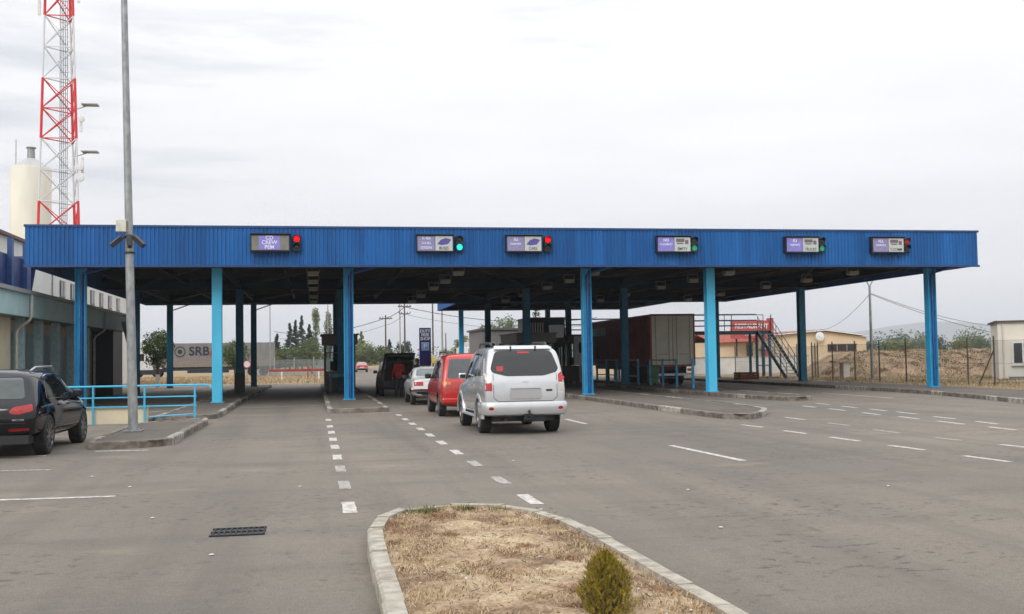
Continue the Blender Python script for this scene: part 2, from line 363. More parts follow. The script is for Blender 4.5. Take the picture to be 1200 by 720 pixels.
# islands
def rounded_rect(x0, x1, y0, y1, r, n=6, only_front=True):
    pts = [(x0, y1)]
    pts += [(x0+r-r*cos(pi/2*k/n), y0+r-r*sin(pi/2*k/n)) for k in range(n+1)]
    pts += [(x1-r+r*sin(pi/2*k/n), y0+r-r*cos(pi/2*k/n)) for k in range(n+1)]
    pts += [(x1, y1)]
    return pts
def island(name, outline, m=KERBD, z=.145, seed=1, rear=True, stone=1.):
    # outline: open path front part, going from rear-left round the front to rear-right (counter-clockwise when seen from above)
    pts = outline+[outline[0]] if rear else outline
    kerb(pts, 'kerb', m=m, side=-1, seed=seed, stone=stone)
    inn = offset_path(outline, -.145); inn[0] = (outline[0][0]+.14, outline[0][1]-.14); inn[-1] = (outline[-1][0]-.14, outline[-1][1]-.14)
    mb = MB(); mb.sheet(inn, z-.008); struct(mb, name, ASPH2)
island('booth_island', rounded_rect(.4, 2.38, 35.0, 73, .25), seed=5)
island('booth_island', [(10.3, 73), (10.35, 44), (10.42, 32), (10.5, 27.2), (10.75, 26.5), (11.2, 26.5), (12.0, 27.6), (12.7, 29), (13.0, 31), (13.1, 34), (13.1, 73)], seed=6)
island('booth_island', [(15.9, 73), (15.9, 42), (16.3, 37.5), (16.6, 36.0), (17.1, 35.7), (17.7, 36.2), (18.0, 38), (18.05, 73)], seed=7)
island('booth_island', [(-4.6, 73), (-4.6, 33.0), (-4.4, 32.8), (-3.1, 33.2), (-2.85, 33.7), (-2.95, 45), (-2.75, 73)], seed=8)
island('lamp_island', [(-4.62, 29.6), (-4.55, 22.9), (-4.4, 22.6), (-3.1, 22.75), (-2.9, 23.1), (-2.85, 31.0), (-2.95, 31.4), (-3.1, 31.5)], seed=9)
# middle island in the foreground
med = [(.42, 1.5), (.42, 6.7), (.44, 8.7), (.47, 10.06), (.57, 10.75), (.82, 11.3), (1.28, 11.52), (1.80, 11.42), (2.16, 11.1), (2.38, 10.4), (2.47, 9.4), (2.51, 8.4), (2.54, 7.3), (2.58, 6.1), (2.6, 1.5)]
ms = smooth_path(med[::-1], 5)
kerb(ms, m=KERB, side=-1, w=.14, stone=.62, seed=11, jit=.011)
inn = offset_path(ms, -.13)
mb = MB(); nY = 150
def medx(y, side):
    xs = []
    for (a, b) in zip(inn[:-1], inn[1:]):
        if (a[1]-y)*(b[1]-y) <= 0 and a[1] != b[1]: xs.append(a[0]+(b[0]-a[0])*(y-a[1])/(b[1]-a[1]))
    return (min(xs), max(xs)) if len(xs) > 1 else None
rows = []
ytop = max(p[1] for p in inn)-.01
for j in range(nY+1):
    y = 1.6+(ytop-1.6)*(1-(1-j/nY)**1.6); q = medx(y, 0)
    if not q: continue
    row = []
    for i in range(46):
        x = q[0]+(q[1]-q[0])*i/45; edge = min(i, 45-i)/45
        row.append((x, y, .105+.03*min(1, edge*6)+.018*noisez(x*3, y*3)+.012*noisez(x*9+3, y*8)+rnd.uniform(-.005, .005)))
    rows.append(row)
vs = [v for r_ in rows for v in r_]
mb.add(vs, [(j*46+i, j*46+i+1, (j+1)*46+i+1, (j+1)*46+i) for j in range(len(rows)-1) for i in range(45)])
SOIL = bpy.data.materials.new('dry_soil'); SOIL.use_nodes = True
t = SOIL.node_tree; b = t.nodes['Principled BSDF']; b.inputs['Roughness'].default_value = .95; b.inputs['Specular IOR Level'].default_value = .15
co = t.nodes.new('ShaderNodeTexCoord')
def nz(sc, st=(1, 1, 1), d=8, rg=.65):
    a = t.nodes.new('ShaderNodeMapping'); a.inputs['Scale'].default_value = st; t.links.new(co.outputs['Object'], a.inputs[0])
    n = t.nodes.new('ShaderNodeTexNoise'); n.inputs['Scale'].default_value = sc; n.inputs['Detail'].default_value = d; n.inputs['Roughness'].default_value = rg; t.links.new(a.outputs[0], n.inputs['Vector']); return n
n1 = nz(1.6); r1 = t.nodes.new('ShaderNodeValToRGB'); e = r1.color_ramp.elements
e[0].position = .40; e[0].color = (.20, .135, .09, 1); e[1].position = .62; e[1].color = (.51, .415, .285, 1); q = e.new(.5); q.color = (.37, .275, .18, 1)
t.links.new(n1.outputs[0], r1.inputs[0])
n2 = nz(28, (1, 1, 1), 6, .7); r2 = t.nodes.new('ShaderNodeValToRGB'); r2.color_ramp.elements[0].position = .3; r2.color_ramp.elements[0].color = (.58, .52, .45, 1); r2.color_ramp.elements[1].position = .62; r2.color_ramp.elements[1].color = (1.2, 1.2, 1.2, 1)
t.links.new(n2.outputs[0], r2.inputs[0])
mx = t.nodes.new('ShaderNodeMix'); mx.data_type = 'RGBA'; mx.blend_type = 'MULTIPLY'; mx.inputs[0].default_value = 1
t.links.new(r1.outputs[0], mx.inputs[6]); t.links.new(r2.outputs[0], mx.inputs[7]); t.links.new(mx.outputs[2], b.inputs['Base Color'])
bp = t.nodes.new('ShaderNodeBump'); bp.inputs['Strength'].default_value = .9; bp.inputs['Distance'].default_value = .02; t.links.new(n2.outputs[0], bp.inputs['Height']); t.links.new(bp.outputs[0], b.inputs['Normal'])
tag(mb.build('soil', SOIL, smooth=True), kind='structure')

def blades(name, n, place, m, h, w, lean=.7, seed=1, label=None, cat='grass'):
    rg = random.Random(seed); mb = MB()
    for _ in range(n):
        p = place(rg)
        if p is None: continue
        x, y, z = p; hh = rg.uniform(.4, 1)*h; a = rg.uniform(0, 2*pi); l = rg.uniform(.1, lean)*hh*1.6; ww = w*rg.uniform(.6, 1.3)
        dx, dy = cos(a), sin(a); px, py = -dy*ww/2, dx*ww/2
        mx_, my_, mz = x+dx*l*.35, y+dy*l*.35, z+hh*.6
        tx, ty, tz = x+dx*l, y+dy*l, z+hh*rg.uniform(.55, 1)
        mb.add([(x-px, y-py, z), (x+px, y+py, z), (mx_+px*.8, my_+py*.8, mz), (mx_-px*.8, my_-py*.8, mz), (tx, ty, tz)], [(0, 1, 2, 3), (3, 2, 4)])
    o = mb.build(name, m); return tag(o, label, cat, kind='stuff')
def clumpy(x0, x1, y0, y1, zf, k=40, spread=.25, pure=.35, seed=0, yp=1.):
    rg0 = random.Random(seed); cs = [(rg0.uniform(x0, x1), y0+(y1-y0)*rg0.random()**yp, rg0.uniform(.3, 1.2)*spread) for _ in range(k)]
    def f(rg):
        if rg.random() < pure: x, y = rg.uniform(x0, x1), y0+(y1-y0)*rg.random()**yp
        else: c = rg.choice(cs); x, y = c[0]+rg.gauss(0, c[2]), c[1]+rg.gauss(0, c[2])
        return (x, y, zf(x, y)) if x0 < x < x1 and y0 < y < y1 else None
    return f
def inmed(f):
    def g_(rg):
        p = f(rg)
        if p is None: return None
        q = medx(p[1], 0)
        return p if q and q[0]+.02 < p[0] < q[1]-.02 else None
    return g_
blades('dry_grass', 15000, inmed(clumpy(.5, 2.5, 5.2, 11.5, lambda x, y: .125, 60, .16, .4, 1)), STRAW, .045, .006, 1.5, 1, 'short dry straw coloured grass on the middle island')
blades('dry_grass', 6500, inmed(clumpy(.5, 2.5, 5.2, 11.5, lambda x, y: .125, 30, .12, .15, 2)), STRAW2, .05, .006, 1.5, 2, 'reddish withered grass patches on the middle island')
blades('green_grass', 700, inmed(clumpy(.9, 2.0, 10.6, 11.4, lambda x, y: .12, 7, .07, .05, 3)), GREENB, .10, .007, .6, 3, 'green grass tufts along the island kerb')
blades('green_grass', 350, inmed(clumpy(.7, 2.3, 6, 9.5, lambda x, y: .12, 5, .09, .05, 4)), GREENB, .05, .006, 1., 4, 'low green weeds in the dry island soil')
blades('dry_grass', 26000, clumpy(27.5, 46, 38, 66, lambda x, y: .12, 260, .5, .4, 5), STRAW, .20, .025, .8, 5, 'dry straw grass along the fence on the right')
blades('green_grass', 5000, clumpy(29, 48, 40, 62, lambda x, y: .12, 60, .6, .1, 6), GREENB, .18, .03, .8, 6, 'green weeds behind the fence on the right')
blades('dry_grass', 16000, clumpy(-26, 1.5, 83, 128, lambda x, y: -.03, 200, 1.0, .5, 8), STRAW, .25, .05, .8, 8, 'dry straw grass field beyond the canopy')
# little stones and litter on the island and road
STONE = mat('pale_stone', (.6, .58, .54), .8)
mb = MB()
for _ in range(60):
    x, y = rnd.uniform(.6, 2.4), rnd.uniform(6, 11.2); s_ = rnd.uniform(.004, .012); mb.ball((x, y, .14), s_, 6, 4, (1.3, 1, .6))
for (x, y) in ((-1.75, 12.4), (3.9, 10.1), (4.6, 13.0), (7.1, 12.6), (-2.5, 15.6), (-3.3, 17.2), (-.9, 9.9), (8.7, 9.5), (3.2, 17.5), (-.2, 14.9)): mb.ball((x, y, .01), .018, 6, 4, (1.4, 1, .5))
tag(mb.build('pebbles', STONE), 'small pale pebbles scattered on soil and asphalt', 'pebbles', kind='stuff')

mb = MB(); rg = random.Random(21)
for _ in range(260):
    x, y = rg.uniform(.6, 2.4), rg.uniform(6, 11.2); a = rg.uniform(0, pi); L = rg.uniform(.015, .06); mb.bar((x, y, .145), (x+cos(a)*L, y+sin(a)*L, .145+rg.uniform(0, .02)), .004)
tag(mb.build('twigs', mat('dead_twig', (.12, .075, .045), .9)), 'dead twigs and stalks lying on the island soil', 'twigs', kind='stuff')
# markings
def dashmb(segs, w): 
    mb = MB()
    for (a, b) in segs:
        a, b = Vector(a), Vector(b); d = (b-a).normalized(); n = Vector((-d.y, d.x))*w/2
        pts = []; K = max(2, int((b-a).length/.12))
        L = [a+(b-a)*k/K+n*(1+rnd.uniform(-.10, .05)) for k in range(K+1)]; Rr = [a+(b-a)*k/K-n*(1+rnd.uniform(-.10, .05)) for k in range(K+1)]
        L[0] = L[0]+d*rnd.uniform(0, .03)
        vs = [(p.x, p.y, .004) for p in L]+[(p.x, p.y, .004) for p in Rr]
        mb.add(vs, [(k, k+1, K+2+k, K+1+k) for k in range(K)])
    return mb
def dashes(x, ys, ln): return [((x, y-ln/2), (x, y+ln/2)) for y in ys]
struct(dashmb(dashes(.385, [12.68, 19.25, 21.53, 23.6, 25.88, 28.2, 31.3], .95)+dashes(2.52, [12.75, 19.5, 21.8, 24.05, 26.2, 28.4, 30.6, 33.0], .95), .16), 'lane_marking', PAINT)
struct(dashmb(dashes(.39, [14.95, 17.2], .95)+dashes(2.53, [14.85, 17.3], .9), .16), 'lane_marking', PAINTW)
struct(dashmb([((6.71, 28.7), (6.71, 26.4)), ((6.58, 19.5), (6.7, 16.3)), ((10.07, 24.55), (10.16, 23.5)), ((10.12, 22.3), (10.17, 21.3)), ((10.18, 20.25), (10.22, 19.14)), ((10.24, 18.1), (10.3, 17.05)), ((10.3, 15.9), (10.36, 14.8)),
    ((12.26, 26.95), (12.28, 25.77)), ((15.42, 32.5), (15.32, 31.4)), ((15.3, 30.5), (15.22, 29.3)), ((16.6, 34), (16.5, 32.8)), ((16.36, 31.7), (16.28, 30.6)), ((15.12, 28.1), (14.98, 26.9)), ((16.24, 29.75), (16.14, 28.6)), ((15, 26), (14.9, 24.9)), ((16.1, 28), (16, 26.8)),
    ((14.84, 23.95), (14.7, 22.65)), ((15.76, 25.6), (15.66, 24.5)), ((15.54, 23.45), (15.4, 22.4)), ((14.66, 21.65), (14.56, 20.6)), ((12.12, 17.6), (12.15, 16.9)), ((21.1, 42.5), (20.7, 36.2))], .13), 'lane_marking', PAINT)
struct(dashmb([((11.96, 19.4), (12.0, 18.6)), ((12.02, 21.85), (11.96, 20.7)), ((12.2, 24.4), (12.2, 23.3)), ((-5, 18.7), (-4.2, 18.6)), ((21.3, 54), (21.2, 48))], .12), 'lane_marking', PAINTW)
struct(dashmb([((-6.5, 14.75), (-2.52, 14.61)), ((-8, 21.5), (-4.93, 21.46)), ((-4.2, 22.2), (-3.2, 22.1)), ((-2.65, 40.9), (.2, 41.5)), ((-9, 35.5), (-7, 40)), ((-7.2, 35.5), (-5.2, 40)), ((-9, 41), (-6.6, 47))], .13), 'bay_marking', PAINT)

# drain
d = empty('drain_cover', (-.755, 11.15, 0), 0, 'sunken black iron drain grate in the bare asphalt', 'drain')
mb = MB(); mb.sheet([(-1.02, 10.93), (-.49, 10.93), (-.49, 11.40), (-1.02, 11.40)], .003); mb.build('pit', BLACK, d)
mb = MB()
for k in range(10): x = -1.0+k*.054; mb.bb(x, x+.016, 10.95, 11.38, .004, .014)
mb.bb(-1.02, -.49, 10.93, 10.955, .004, .016); mb.bb(-1.02, -.49, 11.375, 11.40, .004, .016); mb.bb(-1.02, -.49, 11.15, 11.17, .005, .016)
mb.build('grate', mat('rusty_iron', (.022, .022, .026), .7, .2, var=.5, scale=20), d)

# ------------------------------------------------------------------ far hills
def hill_z(x, y):
    return max(0, 118*math.exp(-((x-2620)/420)**2)+70*math.exp(-((x-3300)/600)**2)+60*math.exp(-((x-2000)/300)**2)+8*noisez(x*.004, y*.004))*max(0, 1-abs(y-4300)/700)-2
mb = subdiv_sheet(1500, 4600, 3500, 5200, 90, 20, hill_z); o = struct(mb, 'hills', mat('hill_green', (.06, .08, .05), .95, scale=.005)); 
for p in o.data.polygons: p.use_smooth = True

# ------------------------------------------------------------------ main canopy
XL, XR, YF, YB, ZB, ZT = -10.28, 27.86, 41.5, 70.2, 5.287, 6.77
CX = [-8.67, -3.68, 1.345, 11.02, 16.36, 26.52]; CY = [43.03, 55.78, 68.66]
can = empty('border_canopy', (8.8, 43, 0), 0, 'long blue ribbed canopy on steel columns spanning all the border lanes', 'canopy')
def fascia(x0, x1, y, nrm, z0, z1, axis='x', pitch=.15, dep=.03):
    mb = MB(); n = int(round((x1-x0)/pitch)); pr = []
    for i in range(n):
        a = x0+(x1-x0)*i/n; p = (x1-x0)/n
        pr += [(a, 0), (a+p*.34, 0), (a+p*.47, dep), (a+p*.87, dep)]
    pr.append((x1, 0)); vs = []
    for (a, d_) in pr:
        for z in (z0, z1): vs.append((a, y+nrm*d_, z) if axis == 'x' else (y+nrm*d_, a, z))
    mb.add(vs, [(2*i, 2*i+2, 2*i+3, 2*i+1) for i in range(len(pr)-1)]); return mb
fascia(XL, XR, YF, -1, ZB, ZT).build('fascia', BLUEF, can)
fascia(XL, XR, YB, 1, ZB, ZT).build('fascia', BLUEF, can)
fascia(YF, YB, XL, -1, ZB, ZT, 'y').build('fascia', BLUEF, can)
fascia(YF, YB, XR, 1, ZB, ZT, 'y').build('fascia', BLUEF, can)
mb = MB()
mb.bb(XL-.05, XR+.05, YF-.055, YF-.031, ZT-.05, ZT+.03); mb.bb(XL-.05, XR+.05, YF-.055, YF-.031, ZB-.05, ZB+.035); mb.bb(XL-.05, XR+.05, YF-.031, YF+.12, ZT+.001, ZT+.03)
mb.bb(XL-.055, XL-.031, YF-.03, YB, ZT-.05, ZT+.03); mb.bb(XR+.031, XR+.055, YF-.03, YB, ZT-.05, ZT+.03)
mb.build('trim', mat('trim_blue', (.006, .05, .17), .4), can)
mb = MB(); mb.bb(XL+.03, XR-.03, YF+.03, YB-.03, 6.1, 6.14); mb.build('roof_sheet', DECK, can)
mb = MB()
for y in CY: mb.bb(XL+.05, XR-.05, y-.14, y+.14, 5.32, 5.36); mb.bb(XL+.05, XR-.05, y-.03, y+.03, 5.36, 5.82); mb.bb(XL+.05, XR-.05, y-.14, y+.14, 5.82, 5.86)
for x in CX: mb.bb(x-.1, x+.1, YF+.05, YB-.05, 5.42, 5.46); mb.bb(x-.025, x+.025, YF+.05, YB-.05, 5.46, 5.8)
for x in (-6.2, -1.2, 3.8, 6.2, 8.6, 13.7, 18.9, 21.4, 24): mb.bb(x-.06, x+.06, YF+.05, YB-.05, 5.55, 5.79)
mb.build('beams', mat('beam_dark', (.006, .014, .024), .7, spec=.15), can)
mb = MB()
y = YF+.6
while y < YB: mb.bb(XL+.1, XR-.1, y-.04, y+.04, 5.9, 6.08); y += 1.55
for xa, xb in zip(CX[:-1], CX[1:]):
    for ya, yb in zip([YF+.3]+CY, CY+[YB-.3]):
        if yb-ya > 4: mb.bar((xa+.3, yb-.5, 5.50), (xb-.3, ya+.5, 5.50), .07, .07) if (xb-xa) < 6 else (mb.bar((xa+.3, yb-.5, 5.50), ((xa+xb)/2, ya+.5, 5.50), .07, .07), mb.bar(((xa+xb)/2, ya+.5, 5.50), (xb-.3, yb-.5, 5.50), .07, .07))
mb.build('purlins', PURL, can)
def hcol(x, y, w, face_front, m, z0=.14):
    mb = MB(); h = w/2; tk = .022
    if face_front:      # flange towards the camera
        mb.bb(x-h, x+h, y-h, y-h+tk, z0, 5.32); mb.bb(x-h, x+h, y+h-tk, y+h, z0, 5.32); mb.bb(x-.012, x+.012, y-h+tk, y+h-tk, z0, 5.32)
    else:
        mb.bb(x-h, x-h+tk, y-h, y+h, z0, 5.32); mb.bb(x+h-tk, x+h, y-h, y+h, z0, 5.32); mb.bb(x-h+tk, x+h-tk, y-.012, y+.012, z0, 5.32)
    mb.bb(x-h-.06, x+h+.06, y-h-.06, y+h+.06, z0, z0+.03)
    return mb.build('column', m, can, bevel=.004)
for i, x in enumerate(CX):
    open_ = i in (0, 2, 3, 5)
    c = hcol(x, CY[0], .37, not open_, [COLB2, COLB, COLB2, COLB2, COLB, COLB2][i])
    if open_:
        mb = MB(); px = x+.045; mb.tube([(px, CY[0]-.09, .2), (px, CY[0]-.09, 5.0), (px+.06, CY[0]-.09, 5.12), (px+1.5, CY[0]-.1, 5.5)], .062, 10)
        for z in (1, 2.2, 3.4, 4.6): mb.bb(px-.075, px+.075, CY[0]-.165, CY[0]-.085, z, z+.04)
        mb.build('downpipe', PIPEB, c, smooth=True)
    else:
        for sx in (-.12, .12): mb = MB(); mb.cyl((x+sx, CY[0]-.225, .172), (x+sx, CY[0]-.225, .20), .02, n=6); mb.build('bolt', GALV, c)
    for j in (1, 2):
        if (i, j) == (3, 9): continue
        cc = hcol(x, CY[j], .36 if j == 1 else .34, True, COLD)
        if (i, j) in ((1, 1), (4, 1)):
            pass
        if (i, j) == (1, 1):
            mb = MB(); mb.bb(x-.25, x+.25, CY[j]-.25, CY[j]+.25, .16, 1.15); mb.build('column_guard', BLACK, cc)
for x in (CX[0], CX[1]):
    for y in CY[1:]: mb = MB(); mb.bar((x+.17, y, 4.9), (x+1.4, y, 5.34), .06); mb.build('bracket', STEELD, can)

# roof extension behind
c2 = empty('rear_canopy', (16, 76, 0), 0, 'lower blue canopy extension on columns behind the right half of the main roof', 'canopy')
fascia(70.3, 81, 9.2, -1, ZB, ZT-.1, 'y').build('fascia', BLUEF, c2); fascia(70.3, 81, 24.0, 1, ZB, ZT-.1, 'y').build('fascia', BLUEF, c2); fascia(9.2, 24.0, 81, 1, ZB, ZT-.1).build('fascia', BLUEF, c2)
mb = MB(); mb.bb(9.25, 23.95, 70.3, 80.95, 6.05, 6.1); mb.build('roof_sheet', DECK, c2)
mb = MB(); 
for y in (72, 76, 80): mb.bb(9.3, 23.9, y-.1, y+.1, 5.35, 5.8)
for x in (9.4, 14, 19, 23.8): mb.bb(x-.08, x+.08, 70.4, 80.9, 5.40, 5.79)
mb.build('beams', MT['beam_dark'], c2)
for x, y in ((10.85, 80.2), (17.5, 80.2), (23.4, 80.2)):
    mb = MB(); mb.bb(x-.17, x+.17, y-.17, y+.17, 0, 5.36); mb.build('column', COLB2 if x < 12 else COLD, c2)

# lamps under the canopy
LMP = mat('floodlight_glass', (.30, .28, .23), .3, var=.15)
lp = empty('ceiling_lamp', (0, 0, 0), 0, cat='lamp', group='floodlights under the canopy roof')
mb = MB(); mb.box((0, 0, 0), (.46, .34, .16)); mb.bar((-.25, 0, .02), (-.25, 0, .28), .03); mb.bar((.25, 0, .02), (.25, 0, .28), .03); mb.bar((-.25, 0, .28), (.25, 0, .28), .03); mb.build('housing', mat('lamp_housing', (.2, .19, .17), .5), lp, bevel=.01)
mb = MB(); mb.add([(-.2, -.172, -.075), (.2, -.172, -.075), (.2, -.172, .06), (-.2, -.172, .06)], [(0, 1, 2, 3)]); mb.bb(-.2, .2, -.14, .14, -.095, -.082); mb.build('lens', LMP, lp)
first = True
LN = ['the crew lane', 'the car queue', 'the third traffic light board', 'the dark red trailer', 'the far right lane']
for li, x in enumerate((-.02, 5.85, 11.6, 17.6, 23.35)):
    for k, y in enumerate((43.9, 48.4, 53.2, 59.6, 65.2)):
        l = lp if first else copy_tree(lp); first = False
        l.location = (x, y, 5.19); l['label'] = 'grey floodlight above %s, %s' % (['the centre booth island', 'the queue of cars', 'the island right of the silver car', 'the dark red trailer', 'the lane right of the trailer'][li], ['nearest the fascia', 'second from the fascia', 'third from the fascia', 'fourth from the fascia', 'farthest from the fascia'][k])

# lane boards and traffic lights on the fascia
BEZ = mat('board_housing', (.012, .014, .016), .5)
GREYP = mat('board_grey', (.20, .19, .165), .6)
LEDP = mat('led_violet', (.16, .15, .42), .5, emit=(.16, .14, .45), estr=.15, col2=(.22, .2, .5), scale=14, detail=1)
LEDV = mat('led_grey_violet', (.24, .22, .36), .5, emit=(.24, .22, .36), estr=.12, col2=(.16, .15, .32), scale=14)
LEDW = mat('led_white', (.6, .6, .65), .5, emit=(.8, .8, 1), estr=.3)
WP = mat('board_white', (.42, .43, .42), .5, emit=(.4, .42, .4), estr=.2, col2=(.34, .36, .36), scale=12)
GRT = mat('board_green_text', (.02, .09, .05), .5); DKT = mat('board_dark_text', (.02, .02, .03), .5)
CARG = mat('board_car_picture', (.08, .08, .30), .5)
boards = [
 (-2.32, -.86, 'grey', ['CD', 'CREW', 'PEM'], None, None, 'grey lane board reading CD CREW PEM at the left end of the fascia'),
 (3.88, 5.33, 'split', ['EU EEA', 'CH ALL', 'CITIZENS'], 'BUSES', LEDV, 'lane board with three lines of small text beside the bright green light'),
 (7.38, 8.83, 'split', ['EU', 'PASSPORTS'], 'CARS', LEDV, 'lane board with a blue picture over the word CARS above the silver car'),
 (13.50, 14.95, 'split', ['NO', 'DOCUMENTS'], 'EMPTY', LEDP, 'violet and white lane board left of the fifth front column'),
 (19.0, 20.47, 'split', ['EU', 'PASSPORTS'], 'TRUCKS', LEDP, 'violet and white lane board above the steel stairs, second from the right end'),
 (22.82, 24.29, 'split', ['ALL', 'PASSPORTS'], 'T-COMM', LEDV, 'greyish lane board nearest the right end of the fascia'),
]
TLG = mat('signal_green_lit', (.0, .5, .4), .3, emit=(.02, .9, .66), estr=1.2); TLR = mat('signal_red_lit', (.8, .0, .0), .3, emit=(1, .0, .0), estr=1.1)
TLG2 = mat('signal_green_dim', (.02, .25, .13), .3, emit=(.02, .35, .17), estr=.5); TLR2 = mat('signal_red_dim', (.3, .01, .01), .3, emit=(.4, .01, .0), estr=.4)
TLO = mat('signal_off', (.03, .03, .03), .25)
YS = YF-.06
lit = [('r', TLR), ('g', TLG), ('r', TLR), ('g', TLG2), ('g', TLG2), ('r', TLR2)]
tl_lab = ['black traffic light with bright red lamp beside the CD CREW board', 'black traffic light with bright turquoise green lamp lit', 'black traffic light with red lamp lit beside the CARS board',
          'black traffic light with dim green lamp left of the fifth front column', 'black traffic light with dim green lamp above the steel stairs', 'black traffic light with dim red lamp nearest the right end']
for i, (x0, x1, kind_, lines, right, led, lab) in enumerate(boards):
    g = empty('lane_board', ((x0+x1)/2, YS, 6.1), 0, lab, 'sign', 'lane boards on the blue fascia')
    z0, z1 = 5.80, 6.45
    mb = MB(); mb.bb(x0, x1, YS-.26, YS+.02, z0, z1); mb.bb(x0-.02, x1+.02, YS-.36, YS-.0, z1+.002, z1+.03); mb.build('housing', BEZ, g, bevel=.01)
    a, b_ = x0+.05, x1-.05; m_ = (a+b_)/2; yf = YS-.265
    if kind_ == 'grey':
        mb = MB(); mb.bb(a, b_, yf-.002, yf+.01, z0+.06, z1-.05); mb.build('panel', GREYP, g)
        mb = MB(); mb.bb(m_-.42, m_+.36, yf-.008, yf-.004, z0+.07, z1-.06); mb.build('display', LEDP, g)
        for k, t_ in enumerate(lines): text('lettering', t_, .20, (m_-.03, yf-.012, z1-.14-k*.175), LEDW, g, bold=.001)
    else:
        mb = MB(); mb.bb(a, m_-.01, yf-.004, yf+.01, z0+.05, z1-.04); mb.build('display', led, g)
        mb = MB(); mb.bb(m_+.01, b_, yf-.004, yf+.01, z0+.05, z1-.04); mb.build('panel', WP, g)
        n_ = len(lines)
        for k, t_ in enumerate(lines):
            big = (n_ == 3)
            text('lettering', t_, .125 if big else (.17 if k == 0 else .098), ((a+m_)/2, yf-.008, (z1-.13-k*.18) if big else (z1-.16-k*.17)), LEDW, g, bold=.001, sx=.85)
        text('lettering', right, .17, ((m_+b_)/2, yf-.008, z0+.14), DKT if i < 3 else GRT, g, bold=.001, sx=.8)
        mb = MB()
        if i in (1, 2): q = m_+.08; mb.add([(q, yf-.008, z0+.30), (q+.18, yf-.008, z0+.26), (q+.42, yf-.008, z0+.30), (q+.55, yf-.008, z0+.48), (q+.34, yf-.008, z0+.54), (q+.14, yf-.008, z0+.47)], [(0, 1, 2, 3, 4, 5)])
        else: mb.bb(m_+.08, b_-.25, yf-.01, yf-.006, z0+.42, z0+.55); mb.bb(b_-.22, b_-.08, yf-.01, yf-.006, z0+.34, z0+.5); mb.bb(m_+.12, b_-.3, yf-.01, yf-.006, z0+.34, z0+.39)
        mb.build('pictogram', CARG if i in (1, 2) else mat('board_picture_grey', (.15, .13, .14), .6), g)
    xt = x1+.24 if i < 3 else x1+.17
    tl = empty('traffic_light', (xt, YS, 6.1), 0, tl_lab[i], 'traffic light', 'traffic lights on the blue fascia')
    mb = MB(); mb.bb(xt-.13, xt+.13, YS-.14, YS+.02, 5.83, 6.45); mb.build('housing', BEZ, tl, bevel=.02)
    for nm, zc in (('red_lamp', 6.30), ('green_lamp', 6.00)):
        on = (nm[0] == lit[i][0]); mb = MB(); mb.lathe([(0, -.03), (.07, -.022), (.115, 0)], (xt, YS-.15, zc), 'y', 20)
        lm = mb.build(nm, lit[i][1] if on else TLO, tl, smooth=True)
        mb = MB(); vs = []; fs = []
        for k in range(13):
            a_ = pi*(-.08+1.16*k/12); vs += [(xt+.13*cos(a_), YS-.14, zc+.13*sin(a_)), (xt+.13*cos(a_), YS-.14-.2*(.35+.65*max(0, sin(a_))), zc+.13*sin(a_))]
            if k: fs.append((2*k-2, 2*k-1, 2*k+1, 2*k))
        mb.add(vs, fs).build('visor', BEZ, lm)

# ------------------------------------------------------------------ lamp pole with cameras, left
lpz = empty('lamp_pole', (-4.10, 25.98, .145), 0, 'tall galvanised lamp pole on the small kerbed island beside the black car', 'lamp post')
def PX(z): return -4.09-.021*(z-.1)
mb = MB(); mb.tube([(PX(.15), 25.98, .15), (PX(4.5), 25.98, 4.5), (PX(10.5), 25.98, 10.5), (PX(12), 25.98, 12)], .112, 16, .05); mb.build('pole', GALV, lpz, smooth=True)
mb = MB(); mb.bb(PX(.15)-.2, PX(.15)+.2, 25.78, 26.18, .146, .17)
for a in (-.15, .15):
    for b_ in (-.15, .15): mb.cyl((PX(.15)+a, 25.98+b_, .17), (PX(.15)+a, 25.98+b_, .22), .02, n=6)
mb.build('base_plate', GALV, lpz)
mb = MB(); mb.bb(PX(4.8)-.26, PX(4.8)-.04, 25.80, 25.98, 4.72, 5.0); mb.build('junction_box', mat('box_cream', (.62, .6, .5), .6), lpz, bevel=.01)
mb = MB(); mb.bar((PX(12), 25.98, 11.95), (PX(12), 24.8, 12.1), .06); mb.box((PX(12), 24.6, 12.1), (.25, .6, .1)); mb.build('lamp_head', GALV, lpz)
mb = MB()
for z_ in (4.25, 4.62): mb.lathe([(.115, -.02), (.125, -.02), (.125, .02), (.115, .02)], (PX(z_), 25.98, z_), 'z', 16)
mb.build('band', STEELD, lpz)
cm = 0
for (dx, dz, lab) in ((-.34, -.24, 'black camera on the lamp pole pointing down left'), (.06, -.26, 'black camera on the front of the lamp pole, between two others'), (.36, -.24, 'black camera on the lamp pole pointing down right')):
    x0 = PX(4.6); p0 = Vector((x0+(dx*.3), 25.84, 4.62)); p1 = Vector((x0+dx, 25.70, 4.62+dz))
    c_ = empty('surveillance_camera', tuple(p0), 0, lab, 'camera', 'cameras on the lamp pole')
    mb = MB(); mb.bar(p0.lerp(p1, .2), p1, .10, .11); mb.bar(p0.lerp(p1, .1)+Vector((0, 0, .065)), p1+(p1-p0)*.12+Vector((0, 0, .065)), .13, .012); mb.build('housing', BLACK, c_, bevel=.01)
    mb = MB(); mb.cyl(p1-(p1-p0)*.02, p1+(p1-p0)*.05, .04, n=12); mb.build('lens', GLASSD, c_)
    mb = MB(); mb.bar((x0, 25.9, 4.62), p0.lerp(p1, .35), .035); mb.build('bracket', STEELD, c_)

